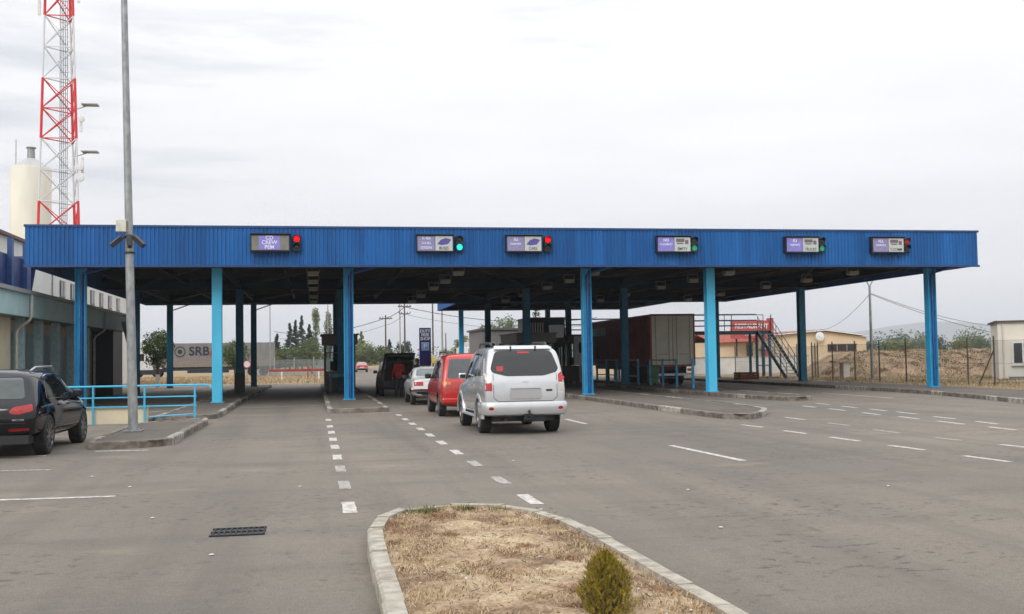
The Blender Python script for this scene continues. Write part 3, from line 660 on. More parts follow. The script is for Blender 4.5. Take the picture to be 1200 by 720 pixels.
# railing and low wall
rl = empty('hand_railing', (-5, 31.9, 0), 0, 'bright blue tube railing above the low cream wall beside the lamp pole', 'railing')
for x in (-6.1, -4.72, -3.35, -7.7, -9.2):
    mb = MB(); mb.cyl((x, 31.9, .0), (x, 31.9, 1.04), .028, n=10); mb.cyl((x, 31.9, 0), (x, 31.9, .012), .07, n=10); mb.build('post', COLB, rl, smooth=True)
for z in (1.06, .74, .48, .24):
    x1 = -3.05 if z > 1 else -3.3
    if z == .24: 
        mb = MB(); mb.cyl((-4.6, 31.9, z-.06), (-3.3, 31.9, z), .018, n=8); mb.build('rail', COLB, rl, smooth=True); continue
    mb = MB(); pts = [(-9.6, 31.9, z), (x1, 31.9, z)]
    if z > 1: pts += [(x1+.1, 31.9, z-.03), (x1+.14, 31.9, z-.1)]
    mb.tube(pts, .028 if z > 1 else .02, 10); mb.build('rail', COLB, rl, smooth=True)
mb = MB(); mb.bb(-9.8, -4.66, 31.98, 32.2, -.02, .44); mb.bb(-9.82, -4.64, 31.96, 32.22, .44, .47)
thing(mb, 'low_wall', CREAM, 'low cream plastered wall under the blue railing', 'wall')
mb = MB(); mb.bb(-9.8, -4.66, 32.22, 34.2, -.02, .1); struct(mb, 'ramp', ASPH2)

# ------------------------------------------------------------------ low teal building, left
lb = empty('customs_building', (-11.5, 45, 0), 0, 'low cream building with pale teal eaves band and columns beside the canopy', 'building')
mb = MB(); mb.bb(-17, -11.6, 20, 62.3, -.02, 3.46); mb.build('wall', CREAM, lb)
mb = MB(); mb.bb(-10.40, -10.30, 20, 63.2, 3.46, 4.38)
mb.bb(-17.2, -10.41, 63.1, 63.2, 3.46, 4.38); mb.build('eaves_band', TEALF, lb)
mb = MB(); mb.bb(-17.2, -10.42, 20, 63.05, 3.47, 3.53); mb.build('soffit', mat('soffit', (.3, .28, .24), .8), lb)
mb = MB()
y = 20
while y < 63.2: mb.bb(-17.25, -10.22, y, y+.96, 4.40, 4.44); y += 1.0
mb.build('roof', ROOFT, lb)
mb = MB(); mb.bb(-10.28, -10.16, 20, 63.2, 4.28, 4.39); mb.build('gutter', mat('gutter_grey', (.36, .38, .38), .5), lb)
TEALC = mat('teal_column', (.42, .58, .59), .55); TEALG = mat('teal_shutter', (.34, .48, .49), .5, col2=(.24, .37, .38), scale=3, stretch=(1, 1, .3))
mb = MB(); mb.bb(-11.599, -10.95, 20, 42.2, -.02, 3.46); mb.build('wall', CREAM, lb)
for y in (43.3, 46.1, 49.0, 52.0, 55.2): mb = MB(); mb.bb(-11.05, -10.75, y-.16, y+.16, -.02, 3.47); mb.build('column', TEALC, lb)
for y0_, y1_ in ((42.3, 43.2), (43.7, 45.8), (46.5, 48.7), (49.4, 51.7), (52.4, 54.9), (55.6, 58.2)):
    mb = MB(); mb.bb(-11.6, -11.52, y0_, y1_, .3, 3.0); w_ = mb.build('window', TEALG, lb)
    mb = MB(); mb.bb(-11.518, -11.48, y0_-.06, y1_+.06, 2.95, 3.02); mb.bb(-11.518, -11.48, y0_-.06, y0_, .3, 2.95); mb.bb(-11.518, -11.48, y1_, y1_+.06, .3, 2.95); mb.bb(-11.518, -11.48, (y0_+y1_)/2-.03, (y0_+y1_)/2+.03, .3, 2.95); mb.build('frame', TEALC, w_)
    mb = MB(); mb.bb(-11.518, -11.40, y0_-.1, y1_+.1, .22, .29); mb.build('sill', KERB, w_)
for yy in (42.2, 56.5):
    mb = MB(); mb.tube([(-10.22, yy, 4.28), (-10.22, yy, 3.5), (-10.3, yy+.05, 3.35), (-10.72, yy+.22, 3.08), (-10.8, yy+.25, 2.9), (-10.8, yy+.25, 0)], .055, 10); mb.build('downpipe', mat('pipe_pale', (.62, .60, .55), .5), lb, smooth=True)
mb = MB(); mb.bb(-11.55, -10.5, 60.2, 63.0, -.02, 3.45); mb.build('end_panel', BLACK, lb)

# white building with small windows behind
wb = empty('white_office_block', (-18, 60, 0), 0, 'tall off white block with a row of small square windows behind the low teal building', 'building')
mb = MB(); mb.bb(-24, -15, 44, 92.5, -.02, 8.1); mb.build('wall', mat('block_render', (.64, .63, .58), .85, var=.08, scale=.7), wb)
mb = MB(); mb.bb(-24.2, -14.8, 43.8, 92.7, 8.102, 8.25); mb.build('coping', mat('coping_brown', (.13, .06, .04), .6), wb)
mb = MB(); mb.bb(-14.99, -14.93, 66.4, 66.52, 0, 8.1); mb.build('downpipe', GALV, wb)
for k, y in enumerate((68.4, 71.3, 74.3, 77.4, 80.6, 83.9, 87.3)):
    mb = MB(); mb.bb(-14.997, -14.95, y, y+1.35, 5.75, 6.75); w_ = mb.build('window', mat('window_brown', (.13, .09, .075), .4), wb)
    mb = MB(); mb.bb(-14.948, -14.93, y+.1, y+.62, 5.83, 6.67); mb.bb(-14.948, -14.93, y+.73, y+1.25, 5.83, 6.67); mb.build('pane', GLASSD, w_)
bb_ = empty('blue_bay', (-14, 48, 5), 0, 'dark blue metal bay with posts projecting from the white block at the left edge', 'bay')
BD = mat('bay_navy', (.012, .03, .14), .4, var=.3)
mb = MB(); mb.bb(-14.95, -13.0, 44, 53.5, 4.8, 6.4); mb.build('cladding', BD, bb_)
for y in (44.5, 47, 49.5, 52): 
    mb = MB(); mb.bb(-13.0, -12.8, y, y+.3, 4.5, 7.2); mb.build('post', mat('bay_blue', (.012, .06, .2), .5), bb_)
mb = MB(); mb.add([(-13, 53.5, 4.8), (-14.95, 53.5, 4.8), (-14.95, 54.8, 6.9), (-13, 54.8, 6.9)], [(0, 1, 2, 3)]); mb.bb(-14.95, -13, 44, 54.8, 6.41, 6.5); mb.build('roof', BD, bb_)
cb = empty('cream_hall', (-20, 97, 0), 0, 'cream hall with one tall window seen past the end of the low teal building', 'building')
mb = MB(); mb.bb(-34, -18.4, 94, 101, -.02, 6.0); mb.build('wall', CREAM, cb)
for y in (95, 98.5): mb = MB(); mb.bb(-18.4, -18.33, y, y+1.2, 1.2, 3.6); mb.build('window', GLASSD, cb)
mb = MB(); mb.bb(-34.3, -18.1, 93.8, 101.3, 6.0, 6.2); mb.build('roof', ROOFT, cb)
gb = empty('leaning_board', (-9.9, 64.5, 0), 0, 'narrow grey board hanging slanted beside the end of the teal eaves', 'board')
mb = MB(); mb.add([(-10.1, 60.2, 3.9), (-9.35, 60.2, 4.0), (-9.3, 60.2, 2.2), (-9.62, 60.2, 2.0), (-10.1, 60.32, 3.9), (-9.35, 60.32, 4.0), (-9.3, 60.32, 2.2), (-9.62, 60.32, 2.0)], [(0, 1, 2, 3), (7, 6, 5, 4), (0, 4, 5, 1), (1, 5, 6, 2), (2, 6, 7, 3), (3, 7, 4, 0)]); mb.build('panel', mat('board_zinc', (.18, .19, .19), .6), gb)
mb = MB(); mb.cyl((-9.35, 60.4, 0), (-9.35, 60.4, 4.0), .05, n=8); mb.build('post', STEELD, gb)

# ------------------------------------------------------------------ silo and mast
si = empty('concrete_silo', (-29.2, 120, 0), 0, 'pale cream cylindrical silo with a conical cap behind the blue fascia', 'silo')
SILO = mat('silo_cream', (.74, .72, .62), .85, col2=(.62, .60, .52), scale=.5, stretch=(1, 1, .2))
mb = MB(); mb.lathe([(2.02, 0), (2.02, 22.1), (1.95, 22.4)], (-29.2, 120, 0), 'z', 40); mb.build('shell', SILO, si, smooth=True)
mb = MB(); mb.lathe([(1.95, 22.4), (1.2, 22.9), (.62, 23.3), (.5, 23.4)], (-29.2, 120, 0), 'z', 32); mb.build('cap', mat('silo_cap', (.45, .46, .45), .5), si, smooth=True)
mb = MB(); mb.lathe([(.4, 23.3), (.36, 24.5), (0, 24.5)], (-29.2, 120, 0), 'z', 20); mb.lathe([(.5, 24.5), (.5, 24.6), (0, 24.7)], (-29.2, 120, 0), 'z', 20); mb.build('vent', GALV, si, smooth=True)
mb = MB(); mb.cyl((-30.7, 120, 22.3), (-30.7, 120, 25.4), .05, n=6); mb.build('rod', GALV, si)

ma = empty('lattice_mast', (-24, 110, 0), 0, 'tall red and white banded steel lattice mast rising behind the canopy', 'mast')
MR = mat('mast_red', (.62, .015, .02), .45, var=.1); MW = mat('mast_white', (.62, .63, .66), .45, var=.1)
def mleg(k, z):
    t_ = (z/40.); hw = 2.25-1.05*t_
    cx = -24.02-.08*t_
    return [(cx-hw, 109.2, z), (cx+hw*.98, 109.2, z), (cx+hw*.45, 109.2+hw*1.6, z)][k]
bands = [(0, 5, 'r'), (5, 11, 'w'), (11, 17.4, 'r'), (17.4, 23.5, 'w'), (23.5, 29.35, 'r'), (29.35, 35.5, 'w'), (35.5, 42, 'r')]
for (z0, z1, c_) in bands:
    m_ = MR if c_ == 'r' else MW
    for k in range(3): mb = MB(); mb.cyl(mleg(k, z0), mleg(k, z1), .13 if c_ == 'r' else .09, n=8); mb.build('leg', m_, ma)
    mb = MB(); nseg = 2
    for s_ in range(nseg):
        a, b_ = z0+(z1-z0)*s_/nseg, z0+(z1-z0)*(s_+1)/nseg
        for k in range(3):
            k2 = (k+1) % 3
            mb.bar(mleg(k, a), mleg(k2, a), .09)
            P, Q = Vector(mleg(k, a)), Vector(mleg(k2, b_)); P2, Q2 = Vector(mleg(k2, a)), Vector(mleg(k, b_))
            mb.bar(P, Q, .09 if c_ == 'r' else .075); mb.bar(P2, Q2, .09 if c_ == 'r' else .075)
    mb.build('braces', m_, ma)
mb = MB()
for dx in (-.38, -.22, -.06, .12, .3): mb.cyl((-23.75+dx, 109.9, 0), (-23.75+dx, 109.9, 42), .035, n=6)
for k in range(60): mb.bar((-24.1, 109.9, k*.7), (-23.45, 109.9, k*.7), .035)
mb.build('cable_ladder', mat('cable_grey', (.16, .16, .17), .6), ma)
for z in (22.2, 26.8): mb = MB(); mb.box((-21.2, 109.2, z), (1.5, 1.1, .10)); mb.bar((-22.6, 109.2, z-.5), (-21.2, 109.2, z), .08); mb.build('floodlight', GALV, ma)
for (x, y, z, r_) in ((-22.0, 108.9, 20.6, .32), (-21.9, 108.9, 25.3, .30), (-25.6, 108.8, 37.2, .3), (-22.0, 108.9, 19.6, .38)):
    mb = MB(); mb.lathe([(0, 0), (r_*.7, -.05), (r_, -.18), (r_, -.4), (0, -.45)], (x, y, z), 'y', 20); mb.build('dish', WHITEP, ma, smooth=True)
for (x, z) in ((-21.9, 20.9), (-22.05, 24.9), (-25.9, 36.2), (-22.3, 37.6)): mb = MB(); mb.box((x, 109.2, z), (.22, .2, 1.5)); mb.build('antenna', WHITEP, ma)
mb = MB()
mb.bar((-22.6, 109.2, 38.4), (-20.5, 109.2, 38.2), .05); mb.bar((-21, 109.2, 37.9), (-21, 109.2, 38.8), .04)
mb.build('antenna', WHITEP, ma)

# ------------------------------------------------------------------ booths and island furniture
BOOTHF = mat('booth_frame', (.085, .082, .075), .5); BOOTHC = mat('booth_cladding', (.14, .135, .12), .6, var=.2, scale=2)
def glassmat():
    M = bpy.data.materials.new('clear_glass'); M.use_nodes = True; b = M.node_tree.nodes['Principled BSDF']
    b.inputs['Base Color'].default_value = (.62, .68, .68, 1); b.inputs['Roughness'].default_value = .03; b.inputs['Transmission Weight'].default_value = 1; b.inputs['IOR'].default_value = 1.05
    MT['clear_glass'] = M; return M
CGL = glassmat()
def booth(x0, x1, y0, y1, z0, h, label, fascia_h=.5):
    g = empty('control_booth', ((x0+x1)/2, (y0+y1)/2, z0), 0, label, 'booth', 'control booths on the islands')
    mb = MB(); mb.bb(x0, x1, y0, y1, z0, z0+.95); mb.build('lower_panel', BOOTHC, g)
    mb = MB()
    for x in (x0+.04, x1-.04):
        for y in (y0+.04, (y0+y1)/2, y1-.04): mb.bb(x-.04, x+.04, y-.04, y+.04, z0+.95, z0+h-fascia_h)
    mb.bb(x0, x1, y0, y0+.08, z0+1.9, z0+1.96)
    mb.build('frame', BOOTHF, g)
    mb = MB(); mb.bb(x0-.12, x1+.12, y0-.12, y1+.12, z0+h-fascia_h, z0+h); mb.bb(x0-.2, x1+.2, y0-.2, y1+.2, z0+h, z0+h+.06); mb.build('roof', BOOTHC, g, bevel=.01)
    for (a, b_, c_, d) in ((x0+.08, x1-.08, y0+.03, y0+.04), (x0+.08, x1-.08, y1-.04, y1-.03), (x0+.03, x0+.04, y0+.08, y1-.08), (x1-.04, x1-.03, y0+.08, y1-.08)):
        mb = MB(); mb.bb(a, b_, c_, d, z0+.951, z0+h-fascia_h-.001); mb.build('window', CGL, g)
    mb = MB(); mb.bb(x0+.3, x0+.9, y0+.9, y0+1.4, z0+1.0, z0+1.5); mb.build('monitor', BLACK, g)
    return g
booth(.52, 2.1, 56.6, 60.4, .15, 2.85, 'dark framed glass booth behind the downpipe column on the centre island')
booth(10.75, 12.7, 56.8, 61.5, .15, 2.8, 'dark glass booth on the island right of the silver car')
g = booth(16.0, 17.0, 67.3, 72.3, .15, 2.9, 'dark glass booth behind the fourth column, on the truck lane island')
# two storey container cabin
hc = empty('raised_cabin', (14.6, 66, 0), 0, 'two storey dark cabin with pale striped side under the canopy behind the silver car', 'cabin')
mb = MB(); mb.bb(13.25, 15.55, 66.2, 70, 2.3, 4.1); mb.build('cabin', mat('cabin_dark', (.03, .03, .032), .5), hc)
mb = MB(); 
for k in range(6): mb.bb(13.28+k*.16, 13.36+k*.16, 66.14, 66.2, 2.45, 3.85)
mb.build('striped_panel', WHITEP, hc)
mb = MB(); mb.bb(14.5, 15.45, 66.14, 66.19, 2.9, 3.7); mb.build('window', GLASSD, hc)
mb = MB(); mb.bb(13.15, 15.65, 66.05, 70.1, 4.1, 4.18); mb.build('roof', BOOTHC, hc)
for x, y in ((13.35, 66.3), (15.45, 66.3), (13.35, 69.9), (15.45, 69.9)): mb = MB(); mb.bb(x-.07, x+.07, y-.07, y+.07, 0, 2.3); mb.build('leg', STEELD, hc)
mb = MB(); mb.bb(13.7, 15.3, 67, 69.5, .0, 2.3); mb.build('lower_room', mat('cabin_brown', (.06, .05, .035), .7), hc)
# teal table beside booth
tb = empty('steel_table', (1.1, 54.5, .15), 0, 'teal steel inspection table standing before the centre booth', 'table')
mb = MB(); mb.bb(.72, 1.62, 53.4, 55.6, .98, 1.04); mb.bb(.74, 1.6, 53.42, 55.58, .86, .98); mb.build('top', mat('table_teal', (.03, .18, .26), .45), tb)
for x in (.78, 1.56):
    for y in (53.5, 55.5): mb = MB(); mb.bb(x-.03, x+.03, y-.03, y+.03, .15, .86); mb.build('leg', MT['table_teal'], tb)
# white board with signal
wbd = empty('signal_board', (15.8, 62, .15), 0, 'white upright board with a black traffic signal, left of the fourth front column', 'signal')
mb = MB(); mb.bb(15.35, 16.1, 63.0, 63.06, 1.2, 2.9); mb.build('board', WHITEP, wbd)
mb = MB(); mb.bb(15.62, 15.84, 62.85, 62.99, 1.9, 2.55); mb.build('signal', BLACK, wbd, bevel=.04)
mb = MB(); mb.bb(15.68, 15.78, 63.07, 63.15, .1, 2.9); mb.build('post', GALV, wbd)
# blue barrier rails on the truck island
br = empty('safety_railing', (17.2, 56, .15), 0, 'row of blue posts with rails along the island beside the dark red trailer', 'railing')
ys = [47.6, 49.9, 52.0, 54.1, 56.2, 58.3, 60.4, 62.6, 64.8]
RB = mat('rail_blue', (.04, .24, .44), .45)
for k, y in enumerate(ys): mb = MB(); mb.bb(17.16, 17.26, y-.05, y+.05, .14, 1.5); mb.build('post', RB, br)
for a, b_ in ((0, 0), (1, 3), (4, 5), (6, 8)):
    if a != b_:
        for z in (1.42, .55):
            mb = MB(); mb.bb(17.19, 17.23, ys[a], ys[b_], z, z+.06); mb.build('rail', RB, br)
bn = empty('green_bin', (17.55, 54.9, .15), 0, 'dark green wheeled bin behind the blue railing posts', 'bin')
mb = MB(); mb.prism([(17.36, 54.6), (17.84, 54.6), (17.84, 55.1), (17.36, 55.1)], .22, 1.1); o = mb.build('body', mat('bin_green', (.02, .12, .03), .5), bn, bevel=.02)
mb = MB(); mb.bb(17.33, 17.87, 54.55, 55.15, 1.1, 1.17); mb.build('lid', MT['bin_green'], bn, bevel=.02)
for x in (17.42, 17.78): mb = MB(); mb.lathe([(0, -.03), (.08, -.03), (.08, .03), (0, .03)], (x, 55.08, .23), 'x', 12); mb.build('wheel', RUBBER, bn)
# boards stored at right of the island, striped signs near the duty free sign
# ------------------------------------------------------------------ trailer
tr = empty('truck_trailer', (19.4, 57, 0), 0, 'dark red box trailer with grey rear doors parked in the right lane under the canopy', 'trailer')
TX0, TX1, TY0, TY1 = 18.2, 20.75, 57, 70.4
TRR = mat('trailer_side_red', (.32, .04, .035), .7, spec=.2, col2=(.19, .025, .022), scale=1.2, stretch=(1, .5, 1)); TRF = mat('trailer_frame_red', (.33, .06, .03), .5)
DOORG = mat('trailer_door', (.62, .59, .49), .6, var=.12, scale=1.5)
mb = MB(); mb.bb(TX0, TX1, TY0+.05, TY1, 1.12, 3.95); mb.build('box', TRR, tr)
mb = MB()
for x in (TX0-.01, TX1-.07): mb.bb(x, x+.08, TY0-.03, TY0+.049, 1.1, 3.97)
mb.bb(TX0+.07, TX1-.07, TY0-.03, TY0+.049, 3.87, 3.97); mb.bb(TX0+.07, TX1-.07, TY0-.03, TY0+.049, 1.05, 1.15); mb.build('door_frame', TRF, tr)
for a, b_ in ((TX0+.08, (TX0+TX1)/2-.015), ((TX0+TX1)/2+.015, TX1-.08)):
    mb = MB(); mb.bb(a, b_, TY0-.02, TY0+.04, 1.16, 3.86); d_ = mb.build('door', DOORG, tr, bevel=.01)
    mb = MB()
    for q in (.82, .18): x = a+(b_-a)*q; mb.cyl((x, TY0-.05, 1.18), (x, TY0-.05, 3.84), .015, n=6)
    x = a+(b_-a)*.5; mb.bb(x-.25, x+.25, TY0-.06, TY0-.03, 1.72, 1.76); mb.build('lock_rod', GALV, d_)
mb = MB()
for k in range(11): y = TY0+.8+k*1.22; mb.bb(TX0-.02, TX0-.002, y, y+.05, 1.15, 3.9)
mb.bb(TX0-.03, TX0-.002, TY0, TY1, 3.86, 3.95); mb.bb(TX0-.035, TX0-.002, TY0, TY1, 1.08, 1.2); mb.build('side_post', mat('trailer_trim', (.09, .03, .025), .5), tr)
mb = MB(); mb.bb(TX0-.006, TX0-.001, 66.2, 69.6, 3.0, 3.5); mb.build('side_band', mat('band_grey', (.22, .2, .2), .6), tr)
mb = MB(); mb.bb(TX0+.4, TX1-.4, TY0+.3, TY1, .85, 1.1); mb.bb(TX0+.05, TX1-.05, TY0+.02, TY0+.1, .55, .70); mb.bb(TX0+.5, TX0+.6, TY0+.05, TY0+.4, .6, 1.1); mb.bb(TX1-.6, TX1-.5, TY0+.05, TY0+.4, .6, 1.1); mb.build('chassis', STEELD, tr)
mb = MB(); mb.bb(TX0+.15, TX1-.15, TY0-.02, TY0+.015, .56, .68); mb.build('bumper', WHITEP, tr)
for x in (TX0+.1, TX1-.45): mb = MB(); mb.bb(x, x+.35, TY0-.01, TY0+.05, .8, .95); mb.build('tail_lamp', mat('orange_lamp', (.6, .14, .02), .3), tr)
for y in (59.2, 60.5, 61.8):
    for x in (TX0+.22, TX1-.22):
        mb = MB(); mb.lathe([(0, -.16), (.28, -.16), (.5, -.15), (.52, -.1), (.52, .1), (.5, .15), (.28, .16), (0, .16)], (x, y, .52), 'x', 24); mb.build('wheel', RUBBER, tr, smooth=True)
for x in (TX0+.5, TX1-.5): mb = MB(); mb.bb(x-.06, x+.06, 67.5, 67.62, 0, .9); mb.build('landing_leg', STEELD, tr)

# ------------------------------------------------------------------ steel inspection platforms
GT = mat('gantry_steel', (.02, .06, .085), .5)
def platform(x0, x1, y0, label, stairs):
    g = empty('inspection_platform', ((x0+x1)/2, y0, 0), 0, label, 'platform')
    mb = MB(); mb.bb(x0, x1, y0, y0+1.3, 2.98, 3.2); mb.build('deck', GT, g)
    n = max(2, int((x1-x0)/2.2)); 
    for yy in (y0+.03, y0+1.27):
        mb = MB()
        for z in (3.55, 3.9, 4.28): mb.cyl((x0, yy, z), (x1 if (yy > y0+.5 or not stairs) else x1-1.0, yy, z), .024, n=6)
        for k in range(n+1): x = x0+(x1-x0)*k/n; mb.cyl((x, yy, 3.2), (x, yy, 4.28), .024, n=6)
        mb.build('handrail', mat('gantry_rail', (.09, .12, .14), .5), g)
    for x in ([x0+.1, x1-1.0, x1-.1] if stairs else [x0+.1, x1-.1]):
        for yy in (y0+.1, y0+1.2):
            mb = MB(); mb.bb(x-.07, x+.07, yy-.07, yy+.07, .0, 2.98); mb.build('leg', mat('gantry_leg', (.02, .12, .22), .5), g)
    for z in (.9, 1.9): mb = MB(); mb.bb(x1-1, x1-.1, y0+.08, y0+.12, z, z+.06); mb.build('brace', GT, g)
    if x1-x0 > 5: mb = MB(); mb.bar((x0+.1, y0+.1, 1.2), (x0+2.2, y0+.1, 2.95), .06); mb.build('brace', GT, g)
    if stairs:
        sx0, sx1, yt, yb = x1-.98, x1-.08, y0-.02, y0-4.4
        for x in (sx0, sx1):
            mb = MB(); mb.bar((x, yb, .05), (x, yt, 3.1), .05, .26); mb.build('stringer', GT, g)
            mb = MB()
            for dz in (1.0, .55): mb.cyl((x, yb, .05+dz), (x, yt, 3.15+dz), .022, n=6)
            for q in (0.02, .2, .4, .6, .8, .98): mb.cyl((x, yb+(yt-yb)*q, .05+3.05*q), (x, yb+(yt-yb)*q, 1.05+3.1*q), .02, n=6)
            mb.build('handrail', GT, g)
        for k in range(14):
            q = (k+.7)/14.5; y = yb+(yt-yb)*q; mb = MB(); mb.bb(sx0+.03, sx1-.03, y-.13, y+.13, .05+3.05*q, .10+3.05*q); mb.build('tread', mat('tread_grey', (.30, .36, .37), .5), g)
    return g
platform(21.3, 29.5, 66.5, 'dark steel platform on legs with a stair, right of the dark red trailer', True)
platform(16.6, 21.0, 72.6, 'short dark steel platform with railing left of the dark red trailer', False)
bx = empty('rust_crate', (25.9, 62.2, 0), 0, 'rust brown crate on the ground left of the steel stair legs', 'crate')
RUST = mat('rust_brown', (.16, .045, .02), .85, var=.5, scale=8)
mb = MB()
for k in range(4): mb.bb(25.25, 26.55, 61.8, 62.6, .0+k*.15, .13+k*.15)
for x in (25.27, 25.9, 26.45): mb.bb(x, x+.08, 61.77, 61.799, 0, .6)
mb.build('boards', RUST, bx)

# ------------------------------------------------------------------ chain link fence on the right
FP = mat('fence_post', (.10, .085, .07), .7, var=.4, scale=10); FW = mat('fence_wire', (.12, .12, .11), .6, .2)
fe = empty('chain_link_fence', (28.6, 50, .1), 0, 'chain link fence with thin dark posts on the right verge before the earth bank', 'fence')
fpts = [(28.6, 37.6), (28.6, 41.7)]+[(28.6, 43.6+2.55*k) for k in range(7)]+[(30.2, 61.4), (31.2, 63.8), (31.2, 66.4), (31.2, 69), (31.2, 71.6), (31.2, 74.2), (31.2, 77)]
for k, (x, y) in enumerate(fpts):
    mb = MB(); mb.bb(x-.026, x+.026, y-.026, y+.026, .05, 2.3)
    if k == 1: mb.bar((x, y, 1.7), (x, y+1.2, .1), .04)
    mb.build('post', FP, fe)
for (a, b_) in zip(fpts[:-1], fpts[1:]):
    A, B = Vector((a[0], a[1], 0)), Vector((b_[0], b_[1], 0)); L = (B-A).length; d = (B-A)/L; mb = MB(); H = 1.95; z0 = .15; st = .10; w = .0065
    k = -H
    while k < L:
        for sg in (1, -1):
            t0 = max(0, k); t1 = min(L, k+H); h0 = t0-k; h1 = t1-k
            if t1-t0 > .02:
                p = A+d*t0+Vector((0, 0, z0+(h0 if sg > 0 else H-h0))); q = A+d*t1+Vector((0, 0, z0+(h1 if sg > 0 else H-h1))); n_ = Vector((0, 0, 1))*w
                mb.add([p-n_, q-n_, q+n_, p+n_], [(0, 1, 2, 3)])
        k += st
    for z in (z0, z0+H*.5, z0+H): mb.bar(A+Vector((0, 0, z)), B+Vector((0, 0, z)), .010)
    mb.build('mesh_panel', FW, fe)

# ------------------------------------------------------------------ earth bank
def bank(x, y):
    base = .08
    y0 = 66+1.2*sin(x*.21); w_ = 7.5
    yy = abs(y-y0)/w_; s_ = max(0, 1-yy**2.2)
    lf = min(1, max(0, (x-32.0)/3.6)); lf = lf*lf*(3-2*lf)
    return base-.3+(1.95*s_*lf)+.09*noisez(x*1.1, y*1.1)*min(1, s_*3)*lf+.05*noisez(x*4, y*4)*lf
mb = subdiv_sheet(31.6, 90, 57, 76, 300, 110, bank)
BANK = mat('bank_earth', (.36, .255, .16), .95, col2=(.19, .125, .075), scale=1.1, bump=1., bscale=9, detail=12)
o = struct(mb, 'earth_bank', BANK)
for p in o.data.polygons: p.use_smooth = True
def onb(f):
    def g_(rg):
        p = f(rg)
        return None if p is None else (p[0], p[1], bank(p[0], p[1])-.02)
    return g_
blades('dry_grass', 22000, onb(clumpy(33, 60, 58, 68, bank, 300, .55, .3, 15)), STRAW, .13, .025, .9, 15, 'dry grass growing over the brown earth bank')
blades('weeds', 16000, onb(clumpy(33, 60, 58.5, 67, bank, 220, .35, .15, 16)), mat('brown_weeds', (.17, .11, .06), .9, var=.4, scale=3), .15, .03, .9, 16, 'brown weeds covering the earth bank')
blades('weeds', 5000, onb(clumpy(33, 60, 58.5, 66, bank, 60, .4, .1, 17)), GREENB, .16, .03, .9, 17, 'green weeds at the foot of the earth bank')
tbc = empty('concrete_table', (31.2, 60.3, .1), 0, 'small pale concrete table in front of the earth bank', 'table')
mb = MB(); mb.bb(30.6, 31.8, 60.0, 60.7, 1.08, 1.18); mb.build('top', KERB, tbc); mb = MB(); mb.bb(31.2, 31.6, 60.1, 60.6, .1, 1.08); mb.build('pedestal', WHITEW, tbc)

# lamp post with cables, right
ls = empty('street_lamp', (30.3, 55, .1), 0, 'thin grey lamp post carrying cables beside the chain link fence', 'lamp post')
mb = MB(); mb.cyl((30.25, 55, .1), (30.25, 55, 5.35), .085, .06, 10); mb.build('pole', GALV, ls, smooth=True)
mb = MB(); mb.bar((30.25, 55, 5.3), (30.05, 55, 5.65), .05); mb.bar((30.25, 55, 5.3), (30.45, 55, 5.65), .05); mb.bar((30.0, 55, 5.65), (30.5, 55, 5.65), .05); mb.build('bracket', GALV, ls)
mb = MB()
def cable(p, q, sag, r=.014, n=14):
    p, q = Vector(p), Vector(q); mb.tube([p.lerp(q, k/n)-Vector((0, 0, sag*4*(k/n)*(1-k/n))) for k in range(n+1)], r, 5)
cable((30.25, 55, 4.95), (60, 78, 3.6), .9); cable((30.25, 55, 4.9), (56, 66, 2.0), 1.0); cable((30.25, 55, 4.9), (44, 89, 3.7), .5)
mb.build('cable', STEELD, ls)

# ------------------------------------------------------------------ tan building, wall, red billboard
tn = empty('tan_building', (42, 92, 0), 0, 'low tan building with thin white eave and round white dish', 'building')
TAN = mat('tan_render', (.66, .53, .36), .85, var=.08, scale=1)
RT = mat('roof_tile_red', (.32, .07, .04), .8, var=.3, scale=4)
mb = MB(); n = 50
mb.add([(38.6, 90, 0), (49.0, 90, 0), (49.0, 90, 3.05), (44.9, 90, 3.62), (38.6, 90, 3.12), (38.6, 104, 0), (49, 104, 0), (49, 104, 3.05), (44.9, 104, 3.62), (38.6, 104, 3.12)], [(0, 1, 2, 3, 4), (9, 8, 7, 6, 5), (0, 4, 9, 5), (1, 6, 7, 2), (2, 7, 8, 3), (3, 8, 9, 4), (0, 5, 6, 1)]); mb.build('wall', TAN, tn)
mb = MB(); mb.bar((38.4, 89.7, 3.2), (44.9, 89.7, 3.71), .3, .10); mb.bar((44.9, 89.7, 3.71), (49.5, 89.7, 3.10), .3, .10); mb.build('eave', WHITEP, tn)
mb = MB(); mb.add([(38.3, 89.7, 3.27), (44.9, 89.7, 3.78), (44.9, 104.2, 3.78), (38.3, 104.2, 3.27)], [(0, 1, 2, 3)]); mb.add([(44.9, 89.7, 3.78), (49.6, 89.7, 3.17), (49.6, 104.2, 3.17), (44.9, 104.2, 3.78)], [(0, 1, 2, 3)]); mb.build('roof', RT, tn)
for k in range(3): mb = MB(); mb.bb(45.25+k*.95, 46.1+k*.95, 89.94, 89.99, 1.85, 2.4); w_ = mb.build('window', GLASSD, tn); mb = MB(); mb.bb(45.2+k*.95, 46.15+k*.95, 89.9, 89.94, 1.79, 1.85); mb.bb(45.2+k*.95, 46.15+k*.95, 89.9, 89.94, 2.4, 2.46); mb.build('frame', mat('frame_brown', (.16, .07, .04), .6), w_)
mb = MB(); mb.lathe([(0, -.12), (.35, -.08), (.42, 0), (.42, .05), (0, .05)], (44.3, 89.5, 3.1), 'y', 24); mb.build('dish', WHITEP, tn)
t2 = empty('red_roofed_house', (36, 90, 0), 0, 'small tan house with a red roof under the red billboard', 'house')
mb = MB(); mb.bb(34.6, 38.55, 90, 97, 0, 2.75); mb.build('wall', TAN, t2)
